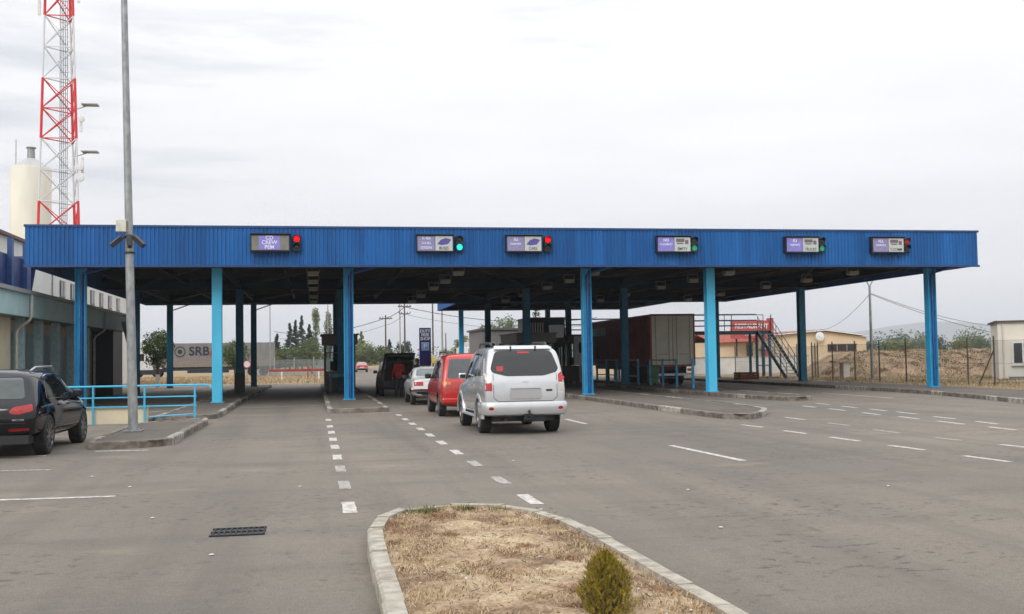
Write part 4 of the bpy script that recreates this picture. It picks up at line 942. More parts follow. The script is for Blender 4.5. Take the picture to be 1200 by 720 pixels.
mb = MB(); mb.add([(34.2, 89.6, 2.7), (38.55, 89.6, 2.8), (38.55, 93.5, 3.6), (34.2, 93.5, 3.5), (38.55, 97.3, 2.8), (34.2, 97.3, 2.7), (34.2, 89.6, 2.6), (38.55, 89.6, 2.7)], [(0, 1, 2, 3), (3, 2, 4, 5), (6, 7, 1, 0)]); mb.build('roof', RT, t2)
mb = MB(); mb.bb(37.55, 38.1, 89.93, 89.99, 1.35, 2.6); w_ = mb.build('window', GLASSD, t2); mb = MB(); mb.bb(37.5, 38.15, 89.89, 89.93, 1.28, 1.35); mb.build('sill', WHITEP, t2)
bbd = empty('billboard', (37.8, 88, 0), 0, 'red billboard box with white lettering above the small house behind the steel platform', 'billboard')
RBB = mat('billboard_red', (.42, .07, .065), .5, var=.2)
mb = MB(); mb.bb(35.4, 38.7, 87.6, 88.3, 3.0, 4.55); mb.bb(38.72, 39.0, 87.4, 88.3, 3.3, 4.75); mb.build('box', RBB, bbd)
text('lettering', 'RESTAURANT', .56, (37.05, 87.57, 4.05), WHITEP, bbd, bold=.012, sx=.88); text('lettering', 'MOTEL', .38, (37.05, 87.57, 3.35), WHITEP, bbd, bold=.01)
for x in (35.8, 38.3): mb = MB(); mb.bb(x-.06, x+.06, 87.9, 88.02, 0, 3.0); mb.build('post', STEELD, bbd)
rs = empty('door_sign', (39.2, 89.8, 1.5), 0, 'small red and white sign by the wall behind the stair legs', 'sign')
mb = MB(); mb.bb(38.9, 39.9, 89.75, 89.85, 1.3, 2.0); mb.build('panel', RBB, rs); mb = MB(); mb.bb(38.9, 39.9, 89.74, 89.749, 2.01, 2.5); mb.build('upper_panel', WHITEP, rs)
ww = empty('white_wall', (33, 78, 0), 0, 'white garden wall with capping in front of the tan building', 'wall')
mb = MB(); mb.bb(24.6, 38.5, 80, 80.25, 0, 1.42); mb.build('wall', mat('wall_white', (.60, .59, .55), .85, var=.15, scale=1.2), ww)
mb = MB(); mb.bb(24.55, 38.6, 79.95, 80.3, 1.42, 1.5); mb.build('capping', KERB, ww)
# small flat roofed building, right edge
sb = empty('cream_kiosk', (34.75, 50.3, 0), 0, 'small flat roofed cream building with a white window at the right edge', 'building')
SW = mat('kiosk_wall', (.68, .65, .57), .85, var=.07, scale=1.2); 
mb = MB(); mb.bb(34.75, 43, 50.3, 56, .0, 3.12); mb.build('wall', SW, sb)
mb = MB(); mb.bb(34.6, 43.2, 50.12, 56.2, 3.122, 3.2); mb.build('roof', mat('roof_felt', (.08, .075, .07), .8), sb)
mb = MB(); mb.bb(35.4, 36.55, 50.2, 50.29, .95, 2.1); w_ = mb.build('window', mat('pvc_white', (.75, .78, .82), .4), sb)
mb = MB(); mb.bb(35.47, 35.86, 50.17, 50.199, 1.02, 2.03); mb.bb(35.95, 36.48, 50.17, 50.199, 1.02, 2.03); mb.build('pane', GLASSD, w_)
mb = MB(); mb.bb(35.35, 36.6, 50.1, 50.29, .88, .945); mb.build('sill', WHITEP, w_)
mb = MB(); mb.tube([(35.0, 50.24, 3.0), (35.0, 50.24, .1)], .045, 8); mb.build('downpipe', MT['pipe_pale'], sb, smooth=True)
mb = MB(); mb.bb(35.2, 38.5, 49.6, 50.2, .05, .32); mb.build('step', mat('step_grey', (.16, .17, .17), .8), sb)
mb = MB(); mb.bb(38.0, 38.9, 50.23, 50.29, .1, 2.1); mb.build('door', MT['pvc_white'], sb); sb.rotation_euler = (0, 0, R(-31))

# ------------------------------------------------------------------ distance: office, vans, sign, poles, fences
ob = empty('grey_office', (17, 92, 0), 0, 'flat roofed grey office seen under the canopy behind the silver car', 'building')
OG = mat('office_grey', (.15, .14, .135), .7, var=.15, scale=1)
mb = MB(); mb.bb(13.7, 21, 88.5, 96, 0, 4.0); mb.build('wall', OG, ob); mb = MB(); mb.bb(13.5, 21.2, 88.3, 96.2, 4.0, 4.15); mb.build('roof', mat('office_roof', (.1, .095, .09), .7), ob)
for k, x in enumerate((14.0, 15.1, 16.4, 17.6)):
    mb = MB(); mb.bb(x, x+.8, 88.44, 88.49, 1.4 if k != 2 else .1, 2.9); w_ = mb.build('window', GLASSD, ob)
    mb = MB(); mb.bb(x-.06, x, 88.42, 88.49, 1.4, 2.96); mb.bb(x+.8, x+.86, 88.42, 88.49, 1.4, 2.96); mb.bb(x, x+.8, 88.42, 88.49, 2.9, 2.96); mb.build('frame', mat('frame_pale', (.3, .28, .27), .6), w_)
df = empty('duty_free_sign', (7.6, 75, 0), 0, 'tall navy sign with white letters DUTY FREE SHOP and a white parking P', 'sign')
NAVY = mat('sign_navy', (.02, .022, .17), .45)
mb = MB(); mb.bb(7.2, 8.0, 74.9, 75.1, 1.2, 3.85); mb.build('panel', NAVY, df)
mb = MB(); mb.bb(7.38, 7.46, 74.95, 75.05, 0, 1.2); mb.bb(7.74, 7.82, 74.95, 75.05, 0, 1.2); mb.build('post', GALV, df)
for k, t_ in enumerate(('DUTY', 'FREE', 'SHOP')): text('lettering', t_, .29, (7.6, 74.885, 3.62-k*.27), WHITEP, df, bold=.012, sx=.92)
LBL = mat('sign_light_blue', (.15, .4, .8), .4)
mb = MB(); mb.bb(7.34, 7.86, 74.885, 74.899, 2.28, 2.84); mb.build('parking_border', WHITEP, df); mb = MB(); mb.bb(7.38, 7.82, 74.88, 74.884, 2.32, 2.80); mb.build('parking_field', LBL, df)
text('parking_letter', 'P', .5, (7.6, 74.873, 2.56), WHITEP, df, bold=.015)
aw = empty('striped_parasol', (8.3, 80, 0), 0, 'yellow and white pleated parasol at the foot of the navy sign', 'parasol')
mb = MB(); mb.cyl((8.3, 80, 0), (8.3, 80, 2.2), .03, n=8); mb.build('pole', GALV, aw)
for k in range(8):
    a, b_ = 2*pi*k/8, 2*pi*(k+1)/8; mb = MB(); c_ = (a+b_)/2
    mb.add([(8.3, 80, 2.3), (8.3+cos(a)*.85, 80+sin(a)*.85, 1.62), (8.3+cos(c_)*.8, 80+sin(c_)*.8, 1.35), (8.3+cos(b_)*.85, 80+sin(b_)*.85, 1.62)], [(0, 1, 2, 3)]); mb.build('canopy_panel', WHITEP if k % 2 else mat('parasol_yellow', (.6, .42, .08), .7), aw)
WOOD = mat('pole_wood', (.09, .075, .06), .9)
def upole(x, y, h, lab, arms=2, lamp=False, r=.13, m=None):
    g = empty('utility_pole', (x, y, 0), 0, lab, 'utility pole', 'poles along the far road')
    mb = MB(); mb.cyl((x, y, 0), (x, y, h), r, r*.6, 8); mb.build('pole', m or WOOD, g, smooth=True)
    for k in range(arms):
        mb = MB(); mb.bb(x-.85+.2*k, x+.85-.2*k, y-.05, y+.05, h-.5-k*.9, h-.38-k*.9)
        for dx in (-.7, -.35, .35, .7): mb.cyl((x+dx, y, h-.38-k*.9), (x+dx, y, h-.2-k*.9), .05, n=6)
        mb.build('crossarm', m or WOOD, g)
    if lamp:
        mb = MB(); mb.bar((x, y, h-1.0), (x-1.5, y, h-.6), .08); mb.box((x-1.8, y, h-.58), (.7, .25, .12)); mb.build('lamp_head', GALV, g)
    return g
upole(9.1, 140, 7.4, 'short wooden utility pole with crossarm left of the street light mast', 1)
upole(11.15, 135, 8.7, 'wooden utility pole with two crossarms beside the street light mast', 2)
upole(10.8, 138, 12.0, 'tall thin grey street light mast with one arm to the left', 0, True, .09, GALV)
upole(15.0, 138, 12.5, 'thin dark pole rising just right of the navy sign', 0, False, .12)
upole(16.2, 138, 13.0, 'pale mast with small boxes right of the navy sign', 0, False, .13, GALV)
upole(16.9, 140, 5.0, 'short stub pole left of the rear canopy column', 0, False, .1)
upole(-4.7, 120, 9.6, 'thin street light mast left of the far conifers', 0, False, .07, GALV)
upole(1.75, 140, 12, 'thin mast standing among the far poplars', 0, False, .08, GALV)
wr = MB(); mb = wr
for (z, s_) in ((8.2, .8), (8.25, .9), (7.3, .9)): cable((9.1, 140, z-1.2), (11.15, 135, z), .2, .02); cable((11.15, 135, z), (40, 150, z-1), 1.2, .02); cable((9.1, 140, z-1.2), (-6, 170, z-2), 1.0, .02)
thing(wr, 'overhead_wires', STEELD, 'thin overhead wires strung between the far utility poles', 'wires')
for k in range(3):
    x = 16.4+k*2.0
# grey palisade fences beyond
PG = mat('palisade_grey', (.20, .22, .22), .6, var=.2, scale=6)
def palis(x0, x1, y0, y1, lab, n):
    g = empty('palisade_fence', ((x0+x1)/2, (y0+y1)/2, 0), 0, lab, 'fence'); 
    for k in range(n):
        a = Vector((x0+(x1-x0)*k/n, y0+(y1-y0)*k/n, 0)); b_ = Vector((x0+(x1-x0)*(k+1)/n, y0+(y1-y0)*(k+1)/n, 0)); mb = MB(); m_ = 16
        for j in range(m_): p = a.lerp(b_, (j+.5)/m_); mb.bar(p, p+Vector((0, 0, 1.85)), .07, .02)
        mb.bar(a+Vector((0, 0, .4)), b_+Vector((0, 0, .4)), .04); mb.bar(a+Vector((0, 0, 1.5)), b_+Vector((0, 0, 1.5)), .04); mb.build('fence_panel', PG, g)
        mb = MB(); mb.bar(a, a+Vector((0, 0, 2.1)), .09); mb.build('post', GALV, g)
palis(-30, -17.9, 118, 118, 'grey fence in front of the white truck beyond the canopy', 5)
palis(-6.2, 2.0, 118, 116, 'grey fence behind the red barrier beam beyond the canopy', 4)
palis(11.0, 16.0, 150, 150, 'grey fence left of the navy sign beyond the road', 3)
palis(-1, 5.4, 190, 190, 'far grey fence behind the distant red car left of the road', 4)
bm_ = empty('barrier_beam', (-1.5, 100, 0), 0, 'dark red horizontal barrier beam on short posts beyond the left lane', 'barrier')
mb = MB(); mb.bb(-4.05, .9, 99.95, 100.05, .72, .95); mb.build('beam', mat('beam_red', (.32, .04, .035), .6, var=.3), bm_)
for x in (-2.9, .4): mb = MB(); mb.bb(x-.06, x+.06, 99.9, 100.1, -.03, .72); mb.build('post', WHITEP, bm_)
mb = MB(); mb.bb(-.62, -.52, 99.8, 99.9, -.03, 1.5); mb.build('upright', MT['beam_red'], bm_)
def sgn(x, y, z, lab):
    g = empty('road_sign', (x, y, 0), 0, lab, 'sign'); mb = MB(); mb.cyl((x, y, 0), (x, y, z), .03, n=8); mb.build('post', GALV, g)
    mb = MB(); mb.lathe([(0, -.02), (.3, -.02), (.3, 0), (0, 0)], (x, y-.05, z), 'y', 20); mb.build('disc', WHITEP, g)
    mb = MB(); mb.lathe([(.24, -.024), (.31, -.024), (.31, -.018)], (x, y-.05, z), 'y', 20); mb.build('ring', REDP, g)
sgn(-5.0, 84, 1.5, 'small round white sign with a red ring near the far fence')
# ------------------------------------------------------------------ trees
def leaves(mb, c, r, n, s_, rg, sc=(1, 1, 1)):
    for _ in range(n):
        while True:
            v = Vector((rg.uniform(-1, 1), rg.uniform(-1, 1), rg.uniform(-1, 1)))
            if v.length < 1: break
        v = v*(v.length**-.35 if v.length > 0 else 1)
        p = Vector((c[0]+v.x*r*sc[0], c[1]+v.y*r*sc[1], c[2]+v.z*r*sc[2]))
        a = Vector((rg.gauss(0, 1), rg.gauss(0, 1), rg.gauss(0, 1))).normalized(); b_ = a.orthogonal().normalized()*s_*rg.uniform(.5, 1.2); a = a*s_*rg.uniform(.5, 1.2)
        mb.add([p-a, p-b_*.5, p+a, p+b_*.5], [(0, 1, 2, 3)])
def tree(x, y, h, w, kind_, fol, lab, group, n=60, ls_=.09, per=34, z0=-.03, seed=0, lime=False, cb=.3, bare=False):
    rg = random.Random(seed*31+int(abs(x)*10)); g = empty({'round': 'tree', 'conifer': 'spruce_tree', 'poplar': 'poplar_tree', 'bush': 'bush'}[kind_], (x, y, z0), 0, lab, 'tree' if kind_ != 'bush' else 'bush', group)
    mb = MB(); tr_ = h*.02+.03; tips = []
    lean = rg.uniform(-.03, .03)*h
    if kind_ in ('conifer', 'poplar'): mb.tube([(x, y, z0), (x+lean*.3, y, z0+h*.95)], tr_, 8, .02)
    else:
        top = z0+h*.55; mb.tube([(x, y, z0), (x+lean, y, z0+h*cb), (x+lean*1.2, y, top)], tr_*1.2, 8, tr_*.5)
        for k in range(9):
            a = rg.uniform(0, 2*pi); zz = z0+h*rg.uniform(cb*.8, .6); e_ = Vector((x+cos(a)*w*.38*rg.uniform(.6, 1), y+sin(a)*w*.38*rg.uniform(.6, 1), z0+h*rg.uniform(.55, .9)))
            mb.tube([(x+lean, y, zz), ((x+lean+e_.x)/2, (y+e_.y)/2, (zz+e_.z)/2+.1), e_], tr_*.5, 6, .012); tips.append(e_)
    mb.build('trunk', TRUNK, g, smooth=True)
    if lime: mb = MB(); mb.cyl((x, y, z0), (x+lean*.55, y, z0+h*.24), tr_*1.35, tr_*1.2, 10); mb.build('lime_coat', LIME, g)
    mb = MB()
    for k in range(n):
        if kind_ == 'conifer':
            q = (k+.5)/n; zz = z0+h*(.10+.9*q); rad = w*.5*(1-q)**.85*rg.uniform(.55, 1.1); a = rg.uniform(0, 2*pi)
            leaves(mb, (x+cos(a)*rad*.65, y+sin(a)*rad*.65, zz-rad*.15), max(.12, rad*.5+.08), per, ls_, rg, (1, 1, .32))
        elif kind_ == 'poplar':
            q = rg.random(); zz = z0+h*(.12+.86*q); rad = w*.5*(sin(pi*min(1, .12+q*.86)))**.6*.7; a = rg.uniform(0, 2*pi); rr_ = rad*rg.random()
            leaves(mb, (x+cos(a)*rr_, y+sin(a)*rr_, zz), max(.15, w*.2), per, ls_, rg, (1, 1, 2.0))
        elif kind_ == 'bush':
            a = rg.uniform(0, 2*pi); rr_ = w*.42*sqrt(rg.random()); zz = z0+h*(.12+.7*rg.random()*(1-.5*(rr_/(w*.42))**2))
            leaves(mb, (x+cos(a)*rr_, y+sin(a)*rr_*.6, zz), h*.22*rg.uniform(.6, 1.1), per, ls_, rg)
        else:
            a = rg.uniform(0, 2*pi); ph = rg.uniform(-1, 1); rr_ = rg.uniform(.35, 1)**.6
            cz = z0+h*(cb+1)/2; hz = h*(1-cb)/2*.85
            px_ = x+lean+cos(a)*sqrt(1-ph*ph)*rr_*w*.40; py_ = y+sin(a)*sqrt(1-ph*ph)*rr_*w*.40; pz_ = cz+ph*rr_*hz
            leaves(mb, (px_, py_, pz_), w*.13*rg.uniform(.6, 1.3), per, ls_, rg)
    mb.build('crown', fol, g)
    return g
tree(-10.1, 74, 4.05, 2.5, 'round', FOL_G, 'small round tree with limewashed trunk between the two far left columns', 'young trees beyond the canopy', 95, .085, 40, seed=1, lime=True, cb=.34)
tree(-6.1, 88, 3.4, 2.9, 'round', FOL_G, 'small round tree with pale trunk in front of the grey trailer end', 'young trees beyond the canopy', 90, .085, 36, seed=2, lime=True, cb=.36)
TB = 'trees behind the far fence'
cl_ = [(-8.9, 205, 4.0, 5, 'round', FOL_G, 'low green tree just right of the third left column'), (-6.6, 200, 6.6, 3.4, 'conifer', FOL_C, 'leftmost dark conifer, standing apart from the group'),
 (-4.4, 202, 8.6, 3.6, 'conifer', FOL_C, 'dark conifer second from the left in the far group'), (-3.4, 206, 9.3, 3.2, 'conifer', FOL_C, 'tall pale tipped conifer in the middle of the far group'), (-2.2, 200, 9.9, 3.2, 'conifer', FOL_C, 'tallest dark conifer of the far group'), (-.9, 203, 8.4, 3.8, 'conifer', FOL_C, 'dark conifer right of the tallest one'), (-5.2, 198, 4.4, 5.2, 'round', FOL_G, 'low round green tree below the conifers'), (-2.9, 190, 4.2, 4.5, 'round', FOL_G, 'second low green tree below the conifers'),
 (-7.6, 190, 4.0, 4.2, 'round', FOL_Y, 'low yellowish tree at the left of the far group'), (.3, 206, 11.2, 2.4, 'poplar', FOL_P, 'slender pale poplar rising above the round tree'), (2.6, 206, 10.8, 2.2, 'poplar', FOL_P, 'slender poplar just left of the centre booth'), (-.3, 140, 4.6, 4.6, 'round', FOL_G, 'broad dark green round tree beside the centre booth'), 
 (7.6, 210, 5.6, 5.4, 'round', FOL_P, 'pale willowy tree right of the booth beyond the road'), (9.9, 212, 5.2, 5.0, 'round', FOL_P, 'pale round tree behind the far fence near the road'), (9.4, 220, 7.4, 4.2, 'conifer', FOL_P, 'pale layered cedar above the round trees'), (12.4, 210, 4.6, 5.6, 'round', FOL_G, 'green tree behind the black car with the raised tailgate'), (14.6, 214, 5.6, 3, 'conifer', FOL_C, 'small dark conifer left of the navy sign'), (17.0, 210, 5.4, 4.0, 'round', FOL_C, 'dark round tree beside the navy sign'), (6.0, 215, 3.6, 5.2, 'round', FOL_G, 'low dark tree above the distant red car')]
for k, (x, y, h, w, kd, fl, lb_) in enumerate(cl_): tree(x, y, h, w, kd, fl, lb_, TB, 60 if kd != 'conifer' else 75, .22 if y > 150 else .13, 30, seed=k+10, cb=.16)
tree(21.5, 132, 6.3, 4.6, 'round', FOL_G, 'tree behind the grey office, left of its middle', TB, 75, .16, 30, seed=61, cb=.2)
tree(23.7, 134, 7.4, 4.6, 'round', FOL_G, 'taller tree behind the grey office', TB, 75, .16, 30, seed=62, cb=.2)
tree(17.7, 128, 4.6, 4.0, 'round', FOL_Y, 'yellow green tree left of the grey office', TB, 60, .16, 30, seed=63, cb=.12)
tree(27.0, 134, 6.2, 4.2, 'round', FOL_P, 'thin pale tree behind the grey office roof', TB, 38, .13, 22, seed=64, cb=.2)
tree(30.2, 134, 5.4, 3.6, 'round', FOL_G, 'tree at the right end of the grey office roof', TB, 60, .14, 26, seed=66, cb=.15)
tree(20.7, 100, 7.2, 1.1, 'poplar', FOL_C, 'narrow dark cypress above the raised cabin', TB, 30, .12, 26, seed=65)
# tree belt behind the bank, right: one mass
rg = random.Random(5)
def belt(n, xr, yr, hf, m, lab, seed, per=46):
    rg = random.Random(seed); mb = MB()
    for k in range(n):
        x = rg.uniform(*xr); y = rg.uniform(*yr); hh = hf(x)*rg.uniform(.8, 1.15); w_ = hh*rg.uniform(.35, .55)
        for q in range(7):
            a = rg.uniform(0, 2*pi); z = hh*(.12+.8*q/6.5); rr_ = w_*sqrt(max(.05, 1-((z/hh-.45)/.6)**2))*rg.uniform(.2, .7)
            leaves(mb, (x+cos(a)*rr_, y+sin(a)*rr_, z), w_*.55, per, .38, rg, (1, 1, .85))
    return tag(mb.build('treeline', m), lab, 'trees', kind='stuff')
bh = lambda x: 4.7+.8*sin(x*.13)+.6*sin(x*.37+1)+(1.9 if 168 < x < 200 else 0)+(1.5 if 145 < x < 151 else 0)
belt(150, (98, 235), (242, 266), bh, FOL_G, 'belt of mixed green trees far behind the earth bank', 5)
belt(50, (98, 235), (238, 262), bh, FOL_C, 'darker trees mixed into the far belt behind the bank', 6)
belt(26, (98, 235), (232, 240), lambda x: 4.3, FOL_Y, 'yellowing bushes in front of the far tree belt', 7)
belt(22, (168, 205), (232, 240), lambda x: 5.2, FOL_P, 'pale green bushes before the far belt near the kiosk', 8)
belt(130, (-80, 95), (300, 330), lambda x: 4.4, FOL_G, 'low distant hedge line along the horizon', 9, 26)

# thuja in the foreground island
th = empty('thuja_shrub', (1.74, 6.45, .12), 0, 'small yellow green cone shaped thuja on the dry middle island', 'shrub')
mb = MB(); mb.tube([(1.74, 6.45, .1), (1.745, 6.45, .46)], .012, 6, .005)
rg = random.Random(4); tips = []
for k in range(60):
    a = rg.uniform(0, 2*pi); q = rg.random(); rad = .185*(1-q**2.2)*rg.uniform(.6, 1.0)
    tips.append((Vector((1.74+cos(a)*rad*.4, 6.45+sin(a)*rad*.4, .12+q*.28)), Vector((1.74+cos(a)*rad, 6.45+sin(a)*rad, .17+q*.36))))
    mb.tube([(1.74, 6.45, .12+q*.25), tips[-1][0], tips[-1][1]], .0035, 5, .0015)
mb.build('stem', TRUNK, th)
mb = MB(); dead = MB(); lob = [(rg.uniform(0, 2*pi), rg.uniform(.1, .9), rg.uniform(.02, .05)) for _ in range(16)]
for k in range(2100):
    q = rg.random()**.9; a = rg.uniform(0, 2*pi); env = .185*(sin(pi*(.26+.72*q)))**.7
    for (la, lq, lr) in lob:
        dd = ((((a-la+pi) % (2*pi))-pi)/.5)**2+((q-lq)/.16)**2
        env += lr*math.exp(-dd)-.006*(1-math.exp(-dd))*.3
    rr_ = env*rg.uniform(.35, 1.0)**.5; z = .09+q*.40
    bx_ = Vector((1.74+cos(a)*rr_*.84, 6.45+sin(a)*rr_*.84, z)); out_ = Vector((cos(a)*.5, sin(a)*.5, rg.uniform(.6, 1.6))).normalized()
    out_ = (out_+Vector((rg.gauss(0, .28), rg.gauss(0, .28), rg.gauss(0, .2)))).normalized(); L = rg.uniform(.018, .05) if rg.random() > .06 else rg.uniform(.05, .075)
    sd_ = out_.cross(Vector((cos(a+rg.gauss(0, .9)), sin(a+rg.gauss(0, .9)), 0))).normalized(); T = dead if (rg.random() < .10+.25*max(0, .35-q)) else mb
    for j in range(5):
        p = bx_+out_*L*j/5; w_ = rg.uniform(.007, .012)*(1-j/6)
        for sg in (-1, 1):
            e_ = p+(sd_*sg*w_+out_*.009); n_ = out_*.0022
            T.add([p-n_, e_-n_*.6, e_+n_*.6, p+n_], [(0, 1, 2, 3)])
    T.add([bx_-sd_*.0014, bx_+sd_*.0014, bx_+out_*L*1.1], [(0, 1, 2)])
dead.build('dead_sprays', mat('dead_sprays', (.30, .18, .07), .9, var=.4, scale=30), th)
FT = foliage('thuja_sprays', (.085, .072, .008), (.23, .185, .016), (.42, .29, .05)); FT.node_tree.nodes['Noise Texture'].inputs['Scale'].default_value = 16
mb.build('crown', FT, th)
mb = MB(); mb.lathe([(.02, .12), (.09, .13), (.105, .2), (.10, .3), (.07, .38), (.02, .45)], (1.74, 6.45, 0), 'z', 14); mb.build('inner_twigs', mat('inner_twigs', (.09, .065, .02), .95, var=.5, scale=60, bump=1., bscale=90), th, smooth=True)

# ------------------------------------------------------------------ vehicles
def evaluated(o):
    dg = bpy.context.evaluated_depsgraph_get(); dg.update(); me = bpy.data.meshes.new_from_object(o.evaluated_get(dg), depsgraph=dg); return me
def rpoly(pts, r=.05, n=4):
    o = []; k = len(pts)
    for i in range(k):
        p = Vector(pts[i]); a = Vector(pts[i-1]); b = Vector(pts[(i+1) % k]); ra = min(r, (a-p).length*.45, (b-p).length*.45)
        s_ = p+(a-p).normalized()*ra; e_ = p+(b-p).normalized()*ra
        for j in range(n+1): t_ = j/n; o.append((s_*(1-t_)+p*t_)*(1-t_)+(p*(1-t_)+e_*t_)*t_)
    return o
def decal(name, poly, side, bvh, m, parent, off=.004, thick=.02, step=.09, r=.05):
    """a panel with the outline poly, following the body surface"""
    P = rpoly(poly, r); out = []
    for a, b in zip(P, P[1:]+P[:1]):
        k = max(1, int((b-a).length/step)); out += [a+(b-a)*i/k for i in range(k)]
    xs = [p.x for p in out]; ys_ = [p.y for p in out]; inner = []
    def inside(x, y):
        c = False; j = len(out)-1
        for i in range(len(out)):
            if (out[i].y > y) != (out[j].y > y) and x < (out[j].x-out[i].x)*(y-out[i].y)/(out[j].y-out[i].y)+out[i].x: c = not c
            j = i
        return c
    x = min(xs)+step*.6
    while x < max(xs):
        y = min(ys_)+step*.6
        while y < max(ys_):
            if inside(x, y) and min((Vector((x, y))-q).length for q in out) > step*.45: inner.append(Vector((x, y)))
            y += step
        x += step
    n = len(out); res = geometry.delaunay_2d_cdt(out+inner, [(i, (i+1) % n) for i in range(n)], [], 1, 1e-5)
    vs2, fs = res[0], res[2]
    D = {'rear': Vector((0, 1, 0)), 'front': Vector((0, -1, 0)), 'left': Vector((1, 0, 0)), 'right': Vector((-1, 0, 0))}[side]
    V = []; ok = []
    for v in vs2:
        o = Vector((v.x, -3, v.y)) if side == 'rear' else Vector((v.x, 9, v.y)) if side == 'front' else Vector((-3, v.x, v.y)) if side == 'left' else Vector((3, v.x, v.y))
        h = bvh.ray_cast(o, D)
        if h[0] is None: V.append(None)
        else: V.append(h[0]-D*off)
    good = [v for v in V if v is not None]
    if not good: return None
    for i, v in enumerate(V):
        if v is None:
            q = vs2[i]; j = min((j for j in range(len(V)) if V[j] is not None), key=lambda j: (vs2[j]-q).length); g_ = V[j]
            V[i] = Vector((q.x, g_.y, q.y)) if side in ('rear', 'front') else Vector((g_.x, q.x, q.y))
    mb = MB(); back = [v+D*thick for v in V]; K = len(V); edges = {}
    for f in fs:
        for a, b in zip(f, f[1:]+f[:1]) if isinstance(f, list) else zip(f, tuple(f[1:])+tuple(f[:1])): edges[(a, b)] = 1
    faces = [tuple(f) for f in fs]
    for (a, b) in list(edges):
        if (b, a) not in edges: faces.append((a, b, b+K, a+K))
    mb.add(V+back, faces)
    o = mb.build(name, m, parent, local=True)
    me = o.data; me.polygons.foreach_set('use_smooth', [True]*len(me.polygons)); me.set_sharp_from_angle(angle=R(50)); return o

def wheel(parent, x, y, r, w, rimm, side, spokes=6, rimk=.66):
    g = MB(); a = r*rimk; h = w/2
    g.lathe([(a-.02, -h*.8), (a, -h*.95), (r*.9, -h), (r*.985, -h*.82), (r, -h*.5), (r, h*.5), (r*.985, h*.82), (r*.9, h), (a, h*.95), (a-.02, h*.8)], (x, y, r), 'x', 40)
    for k in range(40):
        t_ = 2*pi*k/40; g.box((x, y+cos(t_)*r*.999, r+sin(t_)*r*.999), (w*.8, .012, .012))
    t_ = g.build('wheel', RUBBER, parent, local=True, smooth=True)
    m = MB(); o = side*h*.72
    m.lathe([(a, side*h*.9), (a*.97, side*h*.93), (a*.93, side*h*.75), (a*.9, -side*h*.2)], (x, y, r), 'x', 40)
    for k in range(spokes):
        q = 2*pi*k/spokes+.2; c, s_ = cos(q), sin(q); 
        p = Vector((x+o, y+c*a*.14, r+s_*a*.14)); e_ = Vector((x+side*h*.85, y+c*a*.95, r+s_*a*.95)); m.bar(p, e_, a*.17, .03, up=(1, 0, 0))
    m.lathe([(0, o+side*.02), (a*.2, o+side*.015), (a*.24, o-side*.03)], (x, y, r), 'x', 16)
    rm = m.build('rim', rimm, t_, local=True)
    m = MB(); m.lathe([(0, -side*h*.15), (a*.93, -side*h*.15)], (x, y, r), 'x', 24); m.build('brake_disc', BLACK, t_, local=True)
    return t_

def body(parent, st, m, wheels, Rw, W, zfloor=.28, name='body', creased=True):
    """st: stations (y, w, belt, top, tumble, roof_in, dys) ; dys = shift of y for each level"""
    lv = []; 
    for (y, w, belt, top, tum, rin, dys, zs) in st:
        zf = zfloor if zs is None else zs
        L = [(0, zf), (w*.80, zf), (w*.965, zf+.10), (w, zf+(belt-zf)*.5), (w*.99, belt-.10), (w*.955, belt), (tum*w, top-.09), (tum*w-rin, top-.012), (0, top+.012)]
        if top-belt < .22: L[6] = (w*.88, belt+(top-belt)*.75); L[7] = (w*.6, top-.005)
        lv.append([(x_, y+dys[k], z_) for k, (x_, z_) in enumerate(L)])
    K = 9; vs = []; fs = []
    for L in lv:
        vs += L+[(-x_, y_, z_) for (x_, y_, z_) in L[1:-1]]
    M_ = K+K-2
    idx = list(range(K))+[K+K-3-i for i in range(K-2)]   # ring order: centre floor, right side up, roof centre, left side down
    for j in range(len(lv)-1):
        for i in range(M_): a, b = idx[i], idx[(i+1) % M_]; fs.append((j*M_+a, j*M_+b, (j+1)*M_+b, (j+1)*M_+a))
    for j, fl in ((0, 1), (len(lv)-1, 0)):
        def R_(k): return j*M_+k
        def L_(k): return j*M_+(k if k in (0, K-1) else K+k-1)
        for k in range(K-1):
            if k == 0: fs.append((R_(0), R_(1), L_(1)))
            elif k == K-2: fs.append((R_(k), R_(k+1), L_(k)))
            else: fs.append((R_(k), R_(k+1), L_(k+1), L_(k)))
    mb = MB(); mb.add(vs, fs); o = mb.build(name, m, parent, local=True)
    md = o.modifiers.new('s', 'SUBSURF'); md.levels = 3; md.render_levels = 3
    cut = MB()
    for (x, y) in wheels: cut.cyl((x-.5 if x < 0 else x-.16, y, Rw), (x+.16 if x < 0 else x+.5, y, Rw), Rw+.055, n=32)
    co_ = cut.build('cutter', BLACK, None)
    bo = o.modifiers.new('b', 'BOOLEAN'); bo.operation = 'DIFFERENCE'; bo.object = co_; bo.solver = 'EXACT'; bo.material_mode = 'TRANSFER'
    co_.location = (0, 0, 0)
    pl = parent.location.copy(); 
    me = evaluated(o)
    o.modifiers.clear(); o.data = me; me.name = name; bpy.data.objects.remove(co_)
    me.polygons.foreach_set('use_smooth', [True]*len(me.polygons)); me.set_sharp_from_angle(angle=R(38))
    bm = bmesh.new(); bm.from_mesh(me); bv = BVHTree.FromBMesh(bm); bm.free()
    return o, bv
def carpaint(name, col, met=.3, rough=.32, var=.08):
    M = mat(name, col, rough, met, var=var, scale=3, coat=.7); 
    return M
Z0 = (0,)*9
